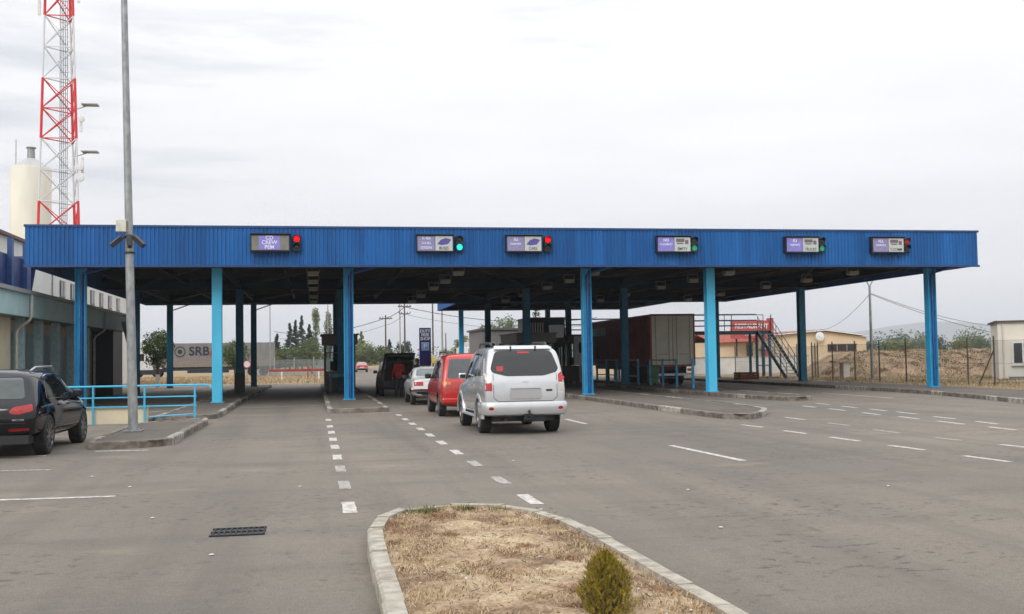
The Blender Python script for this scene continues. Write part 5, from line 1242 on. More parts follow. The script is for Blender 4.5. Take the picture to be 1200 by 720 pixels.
def seam(bvh, name, pts, side, parent, w=.012, m=None):
    for k, (a, b) in enumerate(zip(pts[:-1], pts[1:])):
        a, b = Vector(a), Vector(b); d = (b-a).normalized(); n = Vector((-d.y, d.x))*w/2
        decal(name, [tuple(a-n), tuple(b-n), tuple(b+n), tuple(a+n)], side, bvh, m or BLACK, parent, .0015, .008, .12, .001)
def mirror(parent, x, y, z, m, s_):
    mb = MB(); mb.box((x+s_*.12, y, z), (.19, .11, .15)); o = mb.build('mirror', m, parent, local=True, bevel=.035)
    mb = MB(); mb.bb(x+s_*.12-.065, x+s_*.12+.065, y-.058, y-.0555, z-.045, z+.045); mb.build('mirror_glass', GLASSD, o, local=True)
    mb = MB(); mb.bar((x-s_*.04, y, z-.05), (x+s_*.08, y, z-.03), .05); mb.build('mirror_arm', BLACK, o, local=True)
def handle_(parent, x, y, z, m):
    mb = MB(); mb.bar((x, y-.09, z), (x, y+.09, z), .03, .03); mb.build('door_handle', m, parent, local=True, bevel=.008)

# --- silver SUV -------------------------------------------------------
SIL = carpaint('silver_paint', (.56, .57, .58), .45, .26); SILP = mat('silver_cladding', (.44, .45, .46), .45, .2)
def silver_suv():
    L, W, H = 4.74, .925, 1.955
    g = empty('parked_suv', (0, 0, 0), 0, 'silver four wheel drive car with a pixel grey blank plate, last in the queue', 'car')
    g['label'] = 'large silver off road car with blank grey number plate, last in the queue'
    rs_ = [.06, .05, .02, 0, .02, .06, .25, .33, .36]
    def sh(k): return [v*k for v in rs_]
    st = [(.02, W*.955, 1.26, H-.04, .88, .16, sh(1), .44), (.09, W*.985, 1.26, H-.02, .885, .16, sh(.95), .40), (.45, W, 1.25, H, .885, .16, sh(.6), .36), (1.2, W, 1.24, H+.005, .885, .17, Z0, .34), (2.2, W, 1.21, H, .88, .18, Z0, .34), (2.85, W, 1.18, H-.05, .84, .2, Z0, .34), (3.1, W, 1.15, H-.16, .82, .2, Z0, .34),
          (3.62, W, 1.12, 1.26, .9, .2, Z0, .34), (3.75, W, 1.08, 1.18, .9, .2, Z0, .34), (4.35, W*.97, 1.03, 1.10, .9, .2, Z0, .36), (4.62, W*.93, .95, 1.02, .9, .2, Z0, .40), (4.74, W*.86, .84, .90, .9, .2, Z0, .44)]
    wy = (.98, 3.86); Rw = .375; wx = W-.14
    b, bv = body(g, st, [SIL], [(s_*(wx), y) for s_ in (-1, 1) for y in wy], Rw, W)
    for s_ in (-1, 1):
        for y in wy: wheel(g, s_*wx, y, Rw, .25, ALLOY, s_, 6)
    # rear: tailgate glass, lamps, plate, seams
    decal('rear_window', [(-.72, 1.37), (-.42, 1.29), (.42, 1.29), (.72, 1.37), (.77, 1.45), (.64, 1.82), (.52, 1.85), (-.52, 1.85), (-.64, 1.82), (-.77, 1.45)], 'rear', bv, GLASSD, g, .006, .02, .08, .06)
    decal('brake_light', [(-.14, 1.785), (.14, 1.785), (.13, 1.83), (-.13, 1.83)], 'rear', bv, REDL, g, .014, .02, .1, .01)
    decal('sticker', [(-.62, 1.40), (-.49, 1.40), (-.47, 1.51), (-.64, 1.51)], 'rear', bv, REDL, g, .008, .01, .1, .03)
    for s_ in (-1, 1):
        decal('tail_light', [(s_*.745, 1.32), (s_*.84, 1.38), (s_*.90, 1.34), (s_*.90, 1.15), (s_*.745, 1.15)], 'rear', bv, REDL if s_ > 0 else WHITEL, g, .012, .05, .06, .03)
        decal('tail_light', [(s_*.745, 1.14), (s_*.905, 1.14), (s_*.90, .97), (s_*.745, .97)], 'rear', bv, WHITEL if s_ > 0 else REDL, g, .012, .05, .06, .02)
        decal('reflector', [(s_*.72, .50), (s_*.83, .52), (s_*.83, .62), (s_*.72, .62)], 'rear', bv, REDL, g, .075, .03, .1, .045)
        x = s_*.28; mb = MB(); mb.box((x, .30, H-.05), (.03, .05, .09)); mb.build('hinge', BLACK, g, local=True)
    decal('number_plate', [(-.34, .80), (.34, .80), (.34, 1.01), (-.34, 1.01)], 'rear', bv, mat('plate_grey', (.34, .34, .34), .5, var=.04), g, .03, .03, .1, .012)
    decal('plate_trim', [(-.34, 1.02), (.34, 1.02), (.32, 1.065), (-.32, 1.065)], 'rear', bv, SIL, g, .05, .05, .1, .01)
    decal('badge', [(-.07, 1.15), (.07, 1.15), (.07, 1.19), (-.07, 1.19)], 'rear', bv, CHROME, g, .015, .02, .1, .02)
    decal('badge', [(.46, .95), (.60, .95), (.60, .99), (.46, .99)], 'rear', bv, BLACK, g, .012, .02, .1, .015)
    seam(bv, 'seam', [(-.71, 1.34), (-.71, .82), (-.62, .74), (.62, .74), (.71, .82), (.71, 1.34)], 'rear', g, .012)
    # bumper
    mb = MB(); prof = [(.50, -.0), (.55, -.07), (.66, -.085), (.74, -.07), (.755, 0.03)]
    path = [(-.945, .62), (-.945, .32), (-.915, .15), (-.80, .05), (-.5, .01), (0, 0), (.5, .01), (.80, .05), (.915, .15), (.945, .32), (.945, .62)]
    path = smooth_path(path, 4); nrm = []
    for i, p in enumerate(path):
        a = Vector(path[max(0, i-1)]); c = Vector(path[min(len(path)-1, i+1)]); t_ = (c-a).normalized(); nrm.append(Vector((t_.y, -t_.x)))
    PR = [(.42, -.06), (.45, .01), (.50, .035), (.60, .045), (.68, .04), (.72, .015), (.735, -.06)]
    vs = [(p[0]+n_.x*o_, p[1]+n_.y*o_, z) for p, n_ in zip(path, nrm) for (z, o_) in PR]; k = len(PR)
    mb.add(vs, [(i*k+j, (i+1)*k+j, (i+1)*k+j+1, i*k+j+1) for i in range(len(path)-1) for j in range(k-1)]); mb.build('bumper', SIL, g, local=True, smooth=True)
    mb = MB(); mb.bb(-.7, .7, .35, .9, .28, .46); mb.cyl((-.45, .3, .33), (-.45, .05, .33), .03); mb.box((.2, .25, .36), (.5, .3, .16)); mb.build('underbody', BLACK, g, local=True)
    mb = MB(); mb.tube([(.05, .3, .38), (.05, .0, .38), (.05, -.10, .42), (.05, -.10, .5)], .022, 8); mb.ball((.05, -.10, .52), .03); mb.bb(-.05, .15, -.02, .02, .33, .46); mb.build('tow_hook', BLACK, g, local=True)
    mb = MB(); mb.add([(-.66, .30, H-.035), (.66, .30, H-.035), (.62, .55, H+.012), (-.62, .55, H+.012), (-.64, .27, H-.075), (.64, .27, H-.075)], [(0, 1, 2, 3), (4, 5, 1, 0), (4, 0, 3), (1, 5, 2), (5, 4, 3, 2)]); mb.build('spoiler', SIL, g, local=True, bevel=.012)
    # sides
    for sd_, s_ in (('left', -1), ('right', 1)):
        decal('side_window', [(.52, 1.30), (1.22, 1.29), (1.18, 1.79), (.75, 1.77)], sd_, bv, GLASSD, g, .006, .02, .1, .05)
        decal('side_window', [(1.34, 1.28), (2.12, 1.25), (2.12, 1.80), (1.30, 1.80)], sd_, bv, GLASSD, g, .006, .02, .1, .04)
        decal('side_window', [(2.22, 1.25), (3.12, 1.20), (3.18, 1.28), (2.78, 1.71), (2.22, 1.80)], sd_, bv, GLASSD, g, .006, .02, .1, .04)
        seam(bv, 'seam', [(1.28, 1.19), (1.36, .9), (1.45, .55), (2.15, .50), (2.17, 1.19)], sd_, g, .014); seam(bv, 'seam', [(2.17, .5), (3.25, .5), (3.28, 1.13)], sd_, g, .014)
        handle_(g, s_*(W*.995), 1.62, 1.06, SIL); handle_(g, s_*(W*.995), 2.45, 1.05, SIL); mirror(g, s_*.86, 3.02, 1.26, SIL, s_)
        for y in wy:
            mb = MB(); n_ = 24; rr1, rr2 = Rw+.05, Rw+.15; vs = []
            for i in range(n_+1):
                a = pi*(-.02+1.04*i/n_)
                for (r_, xo) in ((rr1, W-.06), (rr1, W+.01), (rr1+.05, W+.018), (rr2, W+.0), (rr2+.02, W-.06)): vs.append((s_*xo, y+r_*cos(a), Rw+r_*sin(a)*(1.0)))
            mb.add(vs, [(i*5+j, (i+1)*5+j, (i+1)*5+j+1, i*5+j+1) for i in range(n_) for j in range(4)]); mb.build('wheel_arch', SIL, g, local=True, smooth=True)
        mb = MB(); mb.tube([(s_*.62, .75, H+.0), (s_*.64, .9, H+.065), (s_*.64, 2.2, H+.075), (s_*.62, 2.45, H+.0)], .028, 8); mb.build('roof_rail', BLACK, g, local=True, smooth=True)
        mb = MB(); mb.bb(s_*.93-.05, s_*.93+.05, 1.5, 3.3, .36, .40); mb.build('side_step', SILP, g, local=True)
        decal('headlight', [(s_*.55, .80), (s_*.84, .86), (s_*.84, .98), (s_*.55, .94)], 'front', bv, WHITEL, g, .01, .03, .08, .02)
    decal('windscreen', [(-.74, 1.28), (.74, 1.28), (.64, 1.72), (-.64, 1.72)], 'front', bv, GLASSD, g, .006, .02, .1, .06)
    decal('grille', [(-.45, .70), (.45, .70), (.45, .90), (-.45, .90)], 'front', bv, BLACK, g, .01, .03, .1, .03)
    mb = MB(); mb.tube([(.30, 1.15, H), (.32, 1.05, H+.12)], .006, 6); mb.build('aerial', BLACK, g, local=True)
    g.location = (4.57, 23.3, 0); g.rotation_euler = (0, 0, R(.3)); return g
silver_suv()

# --- red people carrier ------------------------------------------------
def red_van():
    L, W, H = 4.5, .90, 1.84; RP = carpaint('red_car_paint', (.46, .018, .014), .1, .3)
    g = empty('parked_minivan', (0, 0, 0), 0, 'red people carrier with roof rails in the queue before the silver car', 'car')
    rs_ = [.06, .05, .02, 0, .03, .08, .34, .43, .46]
    def sh(k): return [v*k for v in rs_]
    st = [(.02, W*.93, 1.05, H-.06, .80, .14, sh(1), .34), (.10, W*.985, 1.06, H-.03, .82, .15, sh(.95), .3), (.5, W, 1.06, H, .83, .16, sh(.6), .28), (1.2, W, 1.06, H+.01, .84, .17, Z0, .26), (2.2, W, 1.04, H, .84, .18, Z0, .26), (2.75, W, 1.02, H-.06, .82, .2, Z0, .26), (3.0, W, 1.0, H-.18, .8, .2, Z0, .26),
          (3.7, W, .98, 1.12, .9, .2, Z0, .26), (3.9, W*.98, .94, 1.03, .9, .2, Z0, .27), (4.3, W*.93, .86, .93, .9, .2, Z0, .3), (4.5, W*.84, .74, .8, .9, .2, Z0, .34)]
    wy = (.92, 3.75); Rw = .335; wx = W-.13
    b, bv = body(g, st, [RP], [(s_*wx, y) for s_ in (-1, 1) for y in wy], Rw, W)
    for s_ in (-1, 1):
        for y in wy: wheel(g, s_*wx, y, Rw, .21, ALLOY, s_, 5)
    decal('rear_window', [(-.70, 1.12), (.70, 1.12), (.60, 1.68), (-.60, 1.68)], 'rear', bv, mat('smoked_glass', (.05, .055, .06), .08, spec=.8), g, .006, .02, .08, .07)
    decal('tail_panel', [(-.86, .80), (.86, .80), (.84, 1.02), (-.84, 1.02)], 'rear', bv, mat('red_dull', (.40, .025, .015), .25, coat=.5), g, .01, .03, .08, .02)
    for s_ in (-1, 1):
        decal('tail_light', [(s_*.60, .94), (s_*.85, .95), (s_*.84, 1.03), (s_*.60, 1.02)], 'rear', bv, mat('amber_glass', (.55, .17, .03), .2), g, .018, .03, .08, .01)
        mb = MB(); mb.tube([(s_*.62, .75, H-.01), (s_*.63, .85, H+.05), (s_*.63, 2.5, H+.05), (s_*.61, 2.65, H-.03)], .022, 8); mb.build('roof_rail', BLACK, g, local=True, smooth=True)
    decal('number_plate', [(-.26, .56), (.26, .56), (.26, .67), (-.26, .67)], 'rear', bv, mat('plate_white', (.5, .5, .48), .5), g, .015, .03, .1, .01)
    seam(bv, 'seam', [(-.72, 1.08), (-.72, .50), (.72, .50), (.72, 1.08)], 'rear', g, .014)
    mb = MB(); mb.bb(-.87, .87, -.04, .25, .40, .56); mb.build('bumper', RP, g, local=True, bevel=.04)
    for sd_, s_ in (('left', -1), ('right', 1)):
        decal('side_window', [(.55, 1.12), (1.20, 1.12), (1.20, 1.68), (.85, 1.64)], sd_, bv, GLASSD, g, .006, .02, .1, .05)
        decal('side_window', [(1.32, 1.11), (2.1, 1.10), (2.1, 1.68), (1.32, 1.68)], sd_, bv, GLASSD, g, .006, .02, .1, .04)
        decal('side_window', [(2.2, 1.10), (3.2, 1.06), (3.1, 1.24), (2.75, 1.58), (2.2, 1.68)], sd_, bv, GLASSD, g, .006, .02, .1, .04)
        seam(bv, 'seam', [(1.26, 1.1), (1.26, .4), (2.15, .38), (2.15, 1.1)], sd_, g, .014); seam(bv, 'seam', [(2.15, .38), (3.25, .38), (3.3, 1.0)], sd_, g, .014)
        handle_(g, s_*(W*.995), 1.45, .98, RP); handle_(g, s_*(W*.995), 2.4, .97, RP); mirror(g, s_*.84, 2.95, 1.16, BLACK, s_)
        seam(bv, 'side_trim', [(.2, .62), (4.2, .60)], sd_, g, .05, mat('red_dull'))
        decal('headlight', [(s_*.5, .62), (s_*.8, .66), (s_*.8, .78), (s_*.5, .75)], 'front', bv, WHITEL, g, .01, .03, .08, .02)
    decal('windscreen', [(-.72, 1.15), (.72, 1.15), (.62, 1.66), (-.62, 1.66)], 'front', bv, GLASSD, g, .006, .02, .1, .06)
    g.location = (4.47, 30.9, 0); return g
red_van()

# --- white old saloon ---------------------------------------------------
def saloon(name, label, paint, loc, rz=0, W=.82, lamp_up=True):
    L, H = 4.2, 1.40; P = paint
    g = empty(name, (0, 0, 0), 0, label, 'car')
    st = [(.0, W*.93, .82, .93, .9, .15, [.02, .02, 0, 0, 0, .02, .03, .03, .03], .36), (.07, W*.975, .86, .97, .9, .15, Z0, .32), (.5, W, .88, 1.00, .9, .15, Z0, .28), (.85, W, .88, 1.02, .88, .15, Z0, .26), (.97, W, .88, 1.06, .86, .15, Z0, .26), (1.35, W, .88, H-.04, .80, .14, Z0, .25), (1.6, W, .88, H, .80, .15, Z0, .25), (2.3, W, .88, H, .80, .16, Z0, .25), (2.5, W, .88, H-.05, .79, .16, Z0, .25),
          (3.05, W, .87, .98, .9, .15, Z0, .25), (3.2, W, .85, .94, .9, .15, Z0, .26), (3.9, W*.97, .82, .88, .9, .15, Z0, .28), (4.13, W*.95, .78, .84, .9, .15, Z0, .32), (4.2, W*.9, .72, .78, .9, .15, Z0, .36)]
    wy = (.85, 3.35); Rw = .30; wx = W-.12
    b, bv = body(g, st, [P], [(s_*wx, y) for s_ in (-1, 1) for y in wy], Rw, W)
    for s_ in (-1, 1):
        for y in wy: wheel(g, s_*wx, y, Rw, .175, ALLOY, s_, 8, .6)
    decal('rear_window', [(-.60, 1.06), (.60, 1.06), (.52, 1.33), (-.52, 1.33)], 'rear', bv, mat('light_glass', (.25, .28, .28), .06, spec=.8), g, .006, .02, .06, .04)
    for s_ in (-1, 1): decal('tail_light', [(s_*.42, .72), (s_*.76, .72), (s_*.76, .86), (s_*.42, .86)], 'rear', bv, REDL, g, .012, .03, .08, .01)
    decal('number_plate', [(-.26, .62), (.26, .62), (.26, .73), (-.26, .73)], 'rear', bv, MT['plate_white'], g, .012, .02, .1, .01)
    decal('lower_panel', [(-.76, .36), (.76, .36), (.76, .58), (-.76, .58)], 'rear', bv, BLACK, g, .004, .02, .1, .01)
    mb = MB(); mb.bb(-.84, .84, -.09, .03, .50, .62); mb.bb(-.86, -.8, -.05, .4, .50, .62); mb.bb(.8, .86, -.05, .4, .50, .62); mb.build('bumper', CHROME, g, local=True, bevel=.02)
    for sd_, s_ in (('left', -1), ('right', 1)):
        decal('side_window', [(1.12, .95), (1.86, .95), (1.86, 1.33), (1.5, 1.32)], sd_, bv, GLASSD, g, .006, .02, .08, .04)
        decal('side_window', [(1.94, .95), (2.86, .95), (2.5, 1.30), (1.94, 1.33)], sd_, bv, GLASSD, g, .006, .02, .08, .04)
        seam(bv, 'seam', [(1.9, .93), (1.9, .35), (2.95, .35), (2.95, .9)], sd_, g, .012); mirror(g, s_*.76, 2.75, 1.0, BLACK, s_)
        handle_(g, s_*(W*.995), 1.98, .82, CHROME)
    decal('windscreen', [(-.6, 1.0), (.6, 1.0), (.52, 1.32), (-.52, 1.32)], 'front', bv, GLASSD, g, .006, .02, .08, .04)
    g.location = loc; g.rotation_euler = (0, 0, rz); return g
saloon('parked_saloon', 'old white saloon car in the queue ahead of the red people carrier', carpaint('white_car_paint', (.62, .63, .62), .0, .3), (4.33, 39.4, 0), 0, .84)
fr = saloon('distant_car', 'small distant red car driving on the road beyond the canopy', MT['red_car_paint'], (6.4, 148, 0), 0, .82)

# --- black SUV, left edge ------------------------------------------------
def black_suv():
    L, W, H = 4.85, .97, 1.62; BP = mat('black_car_paint', (.004, .004, .006), .05, spec=.5, var=.05)
    g = empty('parked_suv', (0, 0, 0), 0, 'shiny black estate off roader parked at the left edge beside the kerbed island', 'car')
    rs_ = [.10, .07, .03, 0, .03, .10, .50, .62, .66]
    def sh(k): return [v*k for v in rs_]
    st = [(.02, W*.90, 1.0, H-.10, .76, .16, sh(1), .40), (.10, W*.955, 1.01, H-.06, .78, .16, sh(.95), .36), (.45, W*.985, 1.03, H-.02, .79, .17, sh(.65), .32), (1.2, W, 1.02, H, .80, .18, sh(.2), .28), (2.1, W, 1.0, H+.01, .80, .18, Z0, .27), (2.6, W, .99, H-.03, .79, .2, Z0, .27), (2.95, W, .98, H-.14, .77, .2, Z0, .27),
          (3.6, W, .96, 1.10, .9, .2, Z0, .27), (3.8, W, .93, 1.03, .9, .2, Z0, .28), (4.4, W*.95, .84, .93, .9, .2, Z0, .3), (4.72, W*.86, .76, .84, .9, .2, Z0, .33), (4.85, W*.72, .66, .72, .9, .2, Z0, .36)]
    wy = (.98, 3.88); Rw = .375; wx = W-.14
    b, bv = body(g, st, [BP], [(s_*wx, y) for s_ in (-1, 1) for y in wy], Rw, W)
    for s_ in (-1, 1):
        for y in wy: wheel(g, s_*wx, y, Rw, .26, mat('alloy_dark', (.25, .25, .26), .3, .8), s_, 10, .72)
    decal('rear_window', [(-.70, 1.08), (.70, 1.08), (.58, 1.46), (-.58, 1.46)], 'rear', bv, mat('green_glass', (.03, .045, .04), .05, spec=.8), g, .006, .02, .07, .07)
    for s_ in (-1, 1):
        decal('tail_light', [(s_*.46, .86), (s_*.54, .94), (s_*.84, .985), (s_*.87, .86), (s_*.64, .80), (s_*.50, .81)], 'rear', bv, mat('lamp_red_bright', (.36, .008, .006), .12, coat=.3, col2=(.22, .004, .004), scale=14), g, .012, .05, .05, .03)
        decal('reflector', [(s_*.46, .49), (s_*.80, .505), (s_*.82, .55), (s_*.46, .545)], 'rear', bv, mat('lamp_red_dark', (.20, .006, .006), .2), g, .012, .05, .06, .02)
    seam(bv, 'seam', [(-.86, .64), (.86, .64)], 'rear', g, .014); seam(bv, 'badge', [(.52, .70), (.72, .70)], 'rear', g, .03, CHROME)
    mb = MB(); mb.bb(-.8, .8, .06, .4, .26, .42); mb.build('underbody', BLACK, g, local=True)
    for sd_, s_ in (('left', -1), ('right', 1)):
        decal('side_window', [(.98, 1.10), (1.42, 1.08), (1.40, 1.47), (1.22, 1.44)], sd_, bv, GLASSD, g, .006, .02, .07, .05)
        decal('side_window', [(1.48, 1.08), (2.12, 1.07), (2.12, 1.49), (1.46, 1.48)], sd_, bv, GLASSD, g, .006, .02, .07, .03)
        decal('side_window', [(2.2, 1.07), (3.08, 1.05), (3.05, 1.13), (2.7, 1.40), (2.2, 1.49)], sd_, bv, GLASSD, g, .006, .02, .07, .04)
        seam(bv, 'window_trim', [(.92, 1.07), (1.2, 1.475), (1.5, 1.515), (2.2, 1.525), (2.75, 1.43), (3.12, 1.13)], sd_, g, .016, CHROME); seam(bv, 'window_trim', [(.92, 1.06), (3.12, 1.03)], sd_, g, .014, CHROME)
        seam(bv, 'seam', [(1.46, 1.05), (1.50, .5), (2.2, .42), (2.18, 1.04)], sd_, g, .012); seam(bv, 'seam', [(2.2, .42), (3.22, .42), (3.25, 1.0)], sd_, g, .012)
        handle_(g, s_*(W*.99), 1.72, .92, BP); handle_(g, s_*(W*.99), 2.45, .91, BP); mirror(g, s_*.90, 2.95, 1.10, BP, s_)
        seam(bv, 'side_trim', [(1.5, .40), (3.3, .38)], sd_, g, .035, CHROME)
        mb = MB(); mb.tube([(s_*.60, .95, H-.03), (s_*.64, 1.15, H+.035), (s_*.64, 2.4, H+.045), (s_*.60, 2.7, H-.03)], .02, 8); mb.build('roof_rail', mat('rail_silver', (.5, .5, .5), .3, .8), g, local=True, smooth=True)
        decal('headlight', [(s_*.45, .62), (s_*.68, .66), (s_*.66, .76), (s_*.45, .73)], 'front', bv, WHITEL, g, .01, .03, .08, .02)
    decal('windscreen', [(-.70, 1.12), (.70, 1.12), (.58, 1.46), (-.58, 1.46)], 'front', bv, GLASSD, g, .006, .02, .1, .06)
    g.location = (-5.93, 20.95, 0); g.rotation_euler = (0, 0, R(-.6)); return g
black_suv()

# --- dark car with raised tailgate ---------------------------------------
def dark_car():
    W, H = .88, 1.72; BP = mat('dull_black_paint', (.008, .008, .009), .45)
    g = empty('parked_hatchback', (0, 0, 0), 0, 'black car with its tailgate raised at the head of the queue under the canopy', 'car')
    st = [(.02, W*.94, 1.0, H-.1, .82, .16, Z0, .34), (.12, W, 1.0, H-.04, .84, .16, Z0, .3), (.6, W, 1.0, H, .84, .17, Z0, .28), (1.6, W, 1.0, H, .84, .17, Z0, .26), (2.5, W, 1.0, H-.04, .82, .2, Z0, .26), (2.8, W, .98, H-.16, .8, .2, Z0, .26), (3.4, W, .96, 1.06, .9, .2, Z0, .26), (4.1, W*.94, .84, .9, .9, .2, Z0, .3), (4.3, W*.84, .7, .76, .9, .2, Z0, .34)]
    wy = (.85, 3.5); Rw = .34; wx = W-.12
    b, bv = body(g, st, [BP], [(s_*wx, y) for s_ in (-1, 1) for y in wy], Rw, W)
    for s_ in (-1, 1):
        for y in wy: wheel(g, s_*wx, y, Rw, .21, mat('alloy_dark'), s_, 6)
        decal('tail_light', [(s_*.72, .75), (s_*.84, .75), (s_*.84, 1.05), (s_*.74, 1.05)], 'rear', bv, mat('lamp_unlit_dark', (.09, .01, .01), .3), g, .01, .03, .08, .01); mirror(g, s_*.82, 2.75, 1.1, BP, s_)
    decal('boot_opening', [(-.68, .70), (.68, .70), (.62, 1.56), (-.62, 1.56)], 'rear', bv, mat('boot_dark', (.006, .006, .006), .9), g, .004, .02, .1, .06)
    mb = MB(); mb.add([(-.72, .12, 1.70), (.72, .12, 1.70), (.70, -.72, 1.98), (-.70, -.72, 1.98), (-.72, .12, 1.64), (.72, .12, 1.64), (.68, -.74, 1.90), (-.68, -.74, 1.90), (-.62, -.98, 1.88), (.62, -.98, 1.88), (.6, -.98, 1.83), (-.6, -.98, 1.83)], [(0, 1, 2, 3), (7, 6, 5, 4), (0, 3, 7, 4), (1, 5, 6, 2), (3, 2, 9, 8), (8, 9, 10, 11), (11, 10, 6, 7), (3, 8, 11, 7), (2, 6, 10, 9)]); mb.build('tailgate', BP, g, local=True)
    for s_ in (-1, 1): mb = MB(); mb.cyl((s_*.66, .1, 1.2), (s_*.64, -.45, 1.82), .015, n=6); mb.build('gas_strut', GALV, g, local=True)
    for sd_ in ('left', 'right'):
        decal('side_window', [(.3, 1.06), (1.2, 1.06), (1.2, 1.58), (.5, 1.58)], sd_, bv, GLASSD, g, .006, .02, .1, .05); decal('side_window', [(1.3, 1.06), (2.95, 1.03), (2.5, 1.5), (1.3, 1.58)], sd_, bv, GLASSD, g, .006, .02, .1, .05)
    g.location = (3.85, 50, 0); return g
dark_car()

# --- white lorry with grey trailer, far left -----------------------------
def lorry():
    g = empty('articulated_lorry', (-14, 130, 0), 0, 'white articulated lorry with a long grey trailer lettered SRBO beyond the canopy', 'lorry')
    GT_ = mat('trailer_tarp_grey', (.20, .195, .19), .7, var=.2, scale=1.5, stretch=(1, 1, .3)); GT2 = mat('trailer_band_brown', (.24, .20, .17), .7)
    mb = MB(); mb.bb(-17.6, -4.6, 130, 132.5, 1.95, 3.92); mb.build('trailer_body', GT_, g)
    mb = MB(); mb.bb(-17.6, -4.6, 129.98, 132.52, 1.15, 1.95); mb.build('lower_band', GT2, g)
    mb = MB(); mb.bb(-17.3, -4.8, 130.2, 132.3, .75, 1.15); mb.bb(-14.5, -9.8, 129.99, 130.1, .45, 1.0); mb.build('chassis', STEELD, g)
    text('lettering', 'SRB', 1.42, (-13.15, 129.97, 2.95), mat('letter_navy', (.01, .012, .03), .5), g, bold=.03); text('lettering', 'O', 1.42, (-11.2, 129.97, 2.95), mat('letter_navy'), g, bold=.03)
    text('lettering', '/', 1.5, (-11.75, 129.96, 2.85), REDP, g, bold=.03)
    mb = MB(); mb.lathe([(.52, 0), (.62, 0), (.62, .02), (.52, .02)], (-15.3, 129.95, 2.95), 'y', 24); mb.lathe([(0, 0), (.25, 0)], (-15.3, 129.95, 2.95), 'y', 16); mb.build('emblem', mat('letter_navy'), g)
    for x in (-8.6, -7.2, -5.9, -17.9, -20.2):
        for y in (130.2, 132.2): mb = MB(); mb.lathe([(0, -.15), (.3, -.15), (.5, -.14), (.5, .14), (.3, .15), (0, .15)], (x, y, .5), 'y', 20); mb.build('wheel', RUBBER, g, smooth=True)
    prof = [(-21.3, .45), (-18.3, .45), (-18.3, 3.4), (-18.7, 3.75), (-20.2, 3.7), (-20.9, 3.1), (-21.3, 1.9)]
    mb = MB(); n_ = len(prof); vs = [(x, y, z) for y in (130.05, 132.45) for (x, z) in prof]; mb.add(vs, [tuple(range(n_)), tuple(range(2*n_-1, n_-1, -1))]+[(i, (i+1) % n_, n_+(i+1) % n_, n_+i) for i in range(n_)]); mb.build('cab', WHITEP, g, bevel=.06)
    mb = MB(); mb.add([(-20.9, 130.03, 1.95), (-19.3, 130.03, 1.95), (-19.3, 130.03, 2.75), (-20.75, 130.03, 2.75)], [(0, 1, 2, 3)]); mb.bb(-20.9, -20.7, 130.03, 132.47, 2.0, 2.9); mb.build('window', GLASSD, g)
    mb = MB(); mb.bb(-21.2, -18.0, 130.0, 130.2, .35, .9); mb.bb(-18.2, -16.8, 130.3, 132.2, .6, 1.0); mb.build('skirt', STEELD, g)
    mb = MB(); mb.tube([(-18.5, 131, 3.7), (-19.5, 131, 4.25), (-20.3, 131, 3.8)], .3, 8); mb.build('air_deflector', WHITEP, g, smooth=True)
lorry()
# white vans and lorries beyond the office
def boxvan(x, y, lab, w=2.2, h=2.6, name='white_van'):
    g = empty(name, (x, y, 0), 0, lab, 'van', 'white vans beyond the rear canopy')
    mb = MB(); mb.bb(x-w/2, x+w/2, y, y+4.2, .5, h+.5); mb.build('cargo_box', WHITEP, g, bevel=.06)
    mb = MB(); mb.bb(x-w/2+.1, x+w/2-.1, y+4.25, y+5.8, .5, 2.2); mb.build('cab', WHITEP, g, bevel=.15)
    mb = MB(); mb.bb(x-.03, x+.03, y-.02, y-.001, .6, h+.4); mb.bb(x-w/2+.05, x+w/2-.05, y-.03, y-.001, .5, .62); mb.build('door_seam', STEELD, g)
    for s_ in (-1, 1):
        mb = MB(); mb.bb(x+s_*(w/2-.12)-.08, x+s_*(w/2-.12)+.08, y-.03, y-.001, .7, 1.0); mb.build('tail_light', REDL, g)
        for yy in (y+.9, y+4.6): mb = MB(); mb.lathe([(0, -.12), (.38, -.12), (.38, .12), (0, .12)], (x+s_*(w/2-.14), yy, .38), 'x', 16); mb.build('wheel', RUBBER, g)
boxvan(15.9, 112, 'white box van left of the rear canopy column', 1.5, 2.3); boxvan(18.0, 118, 'larger white box van right of the rear canopy column', 2.3, 3.0); 
boxvan(47.5, 98, 'white vehicle top showing over the earth bank at the end of the tan building', 2.0, 1.7, 'white_van') if False else None

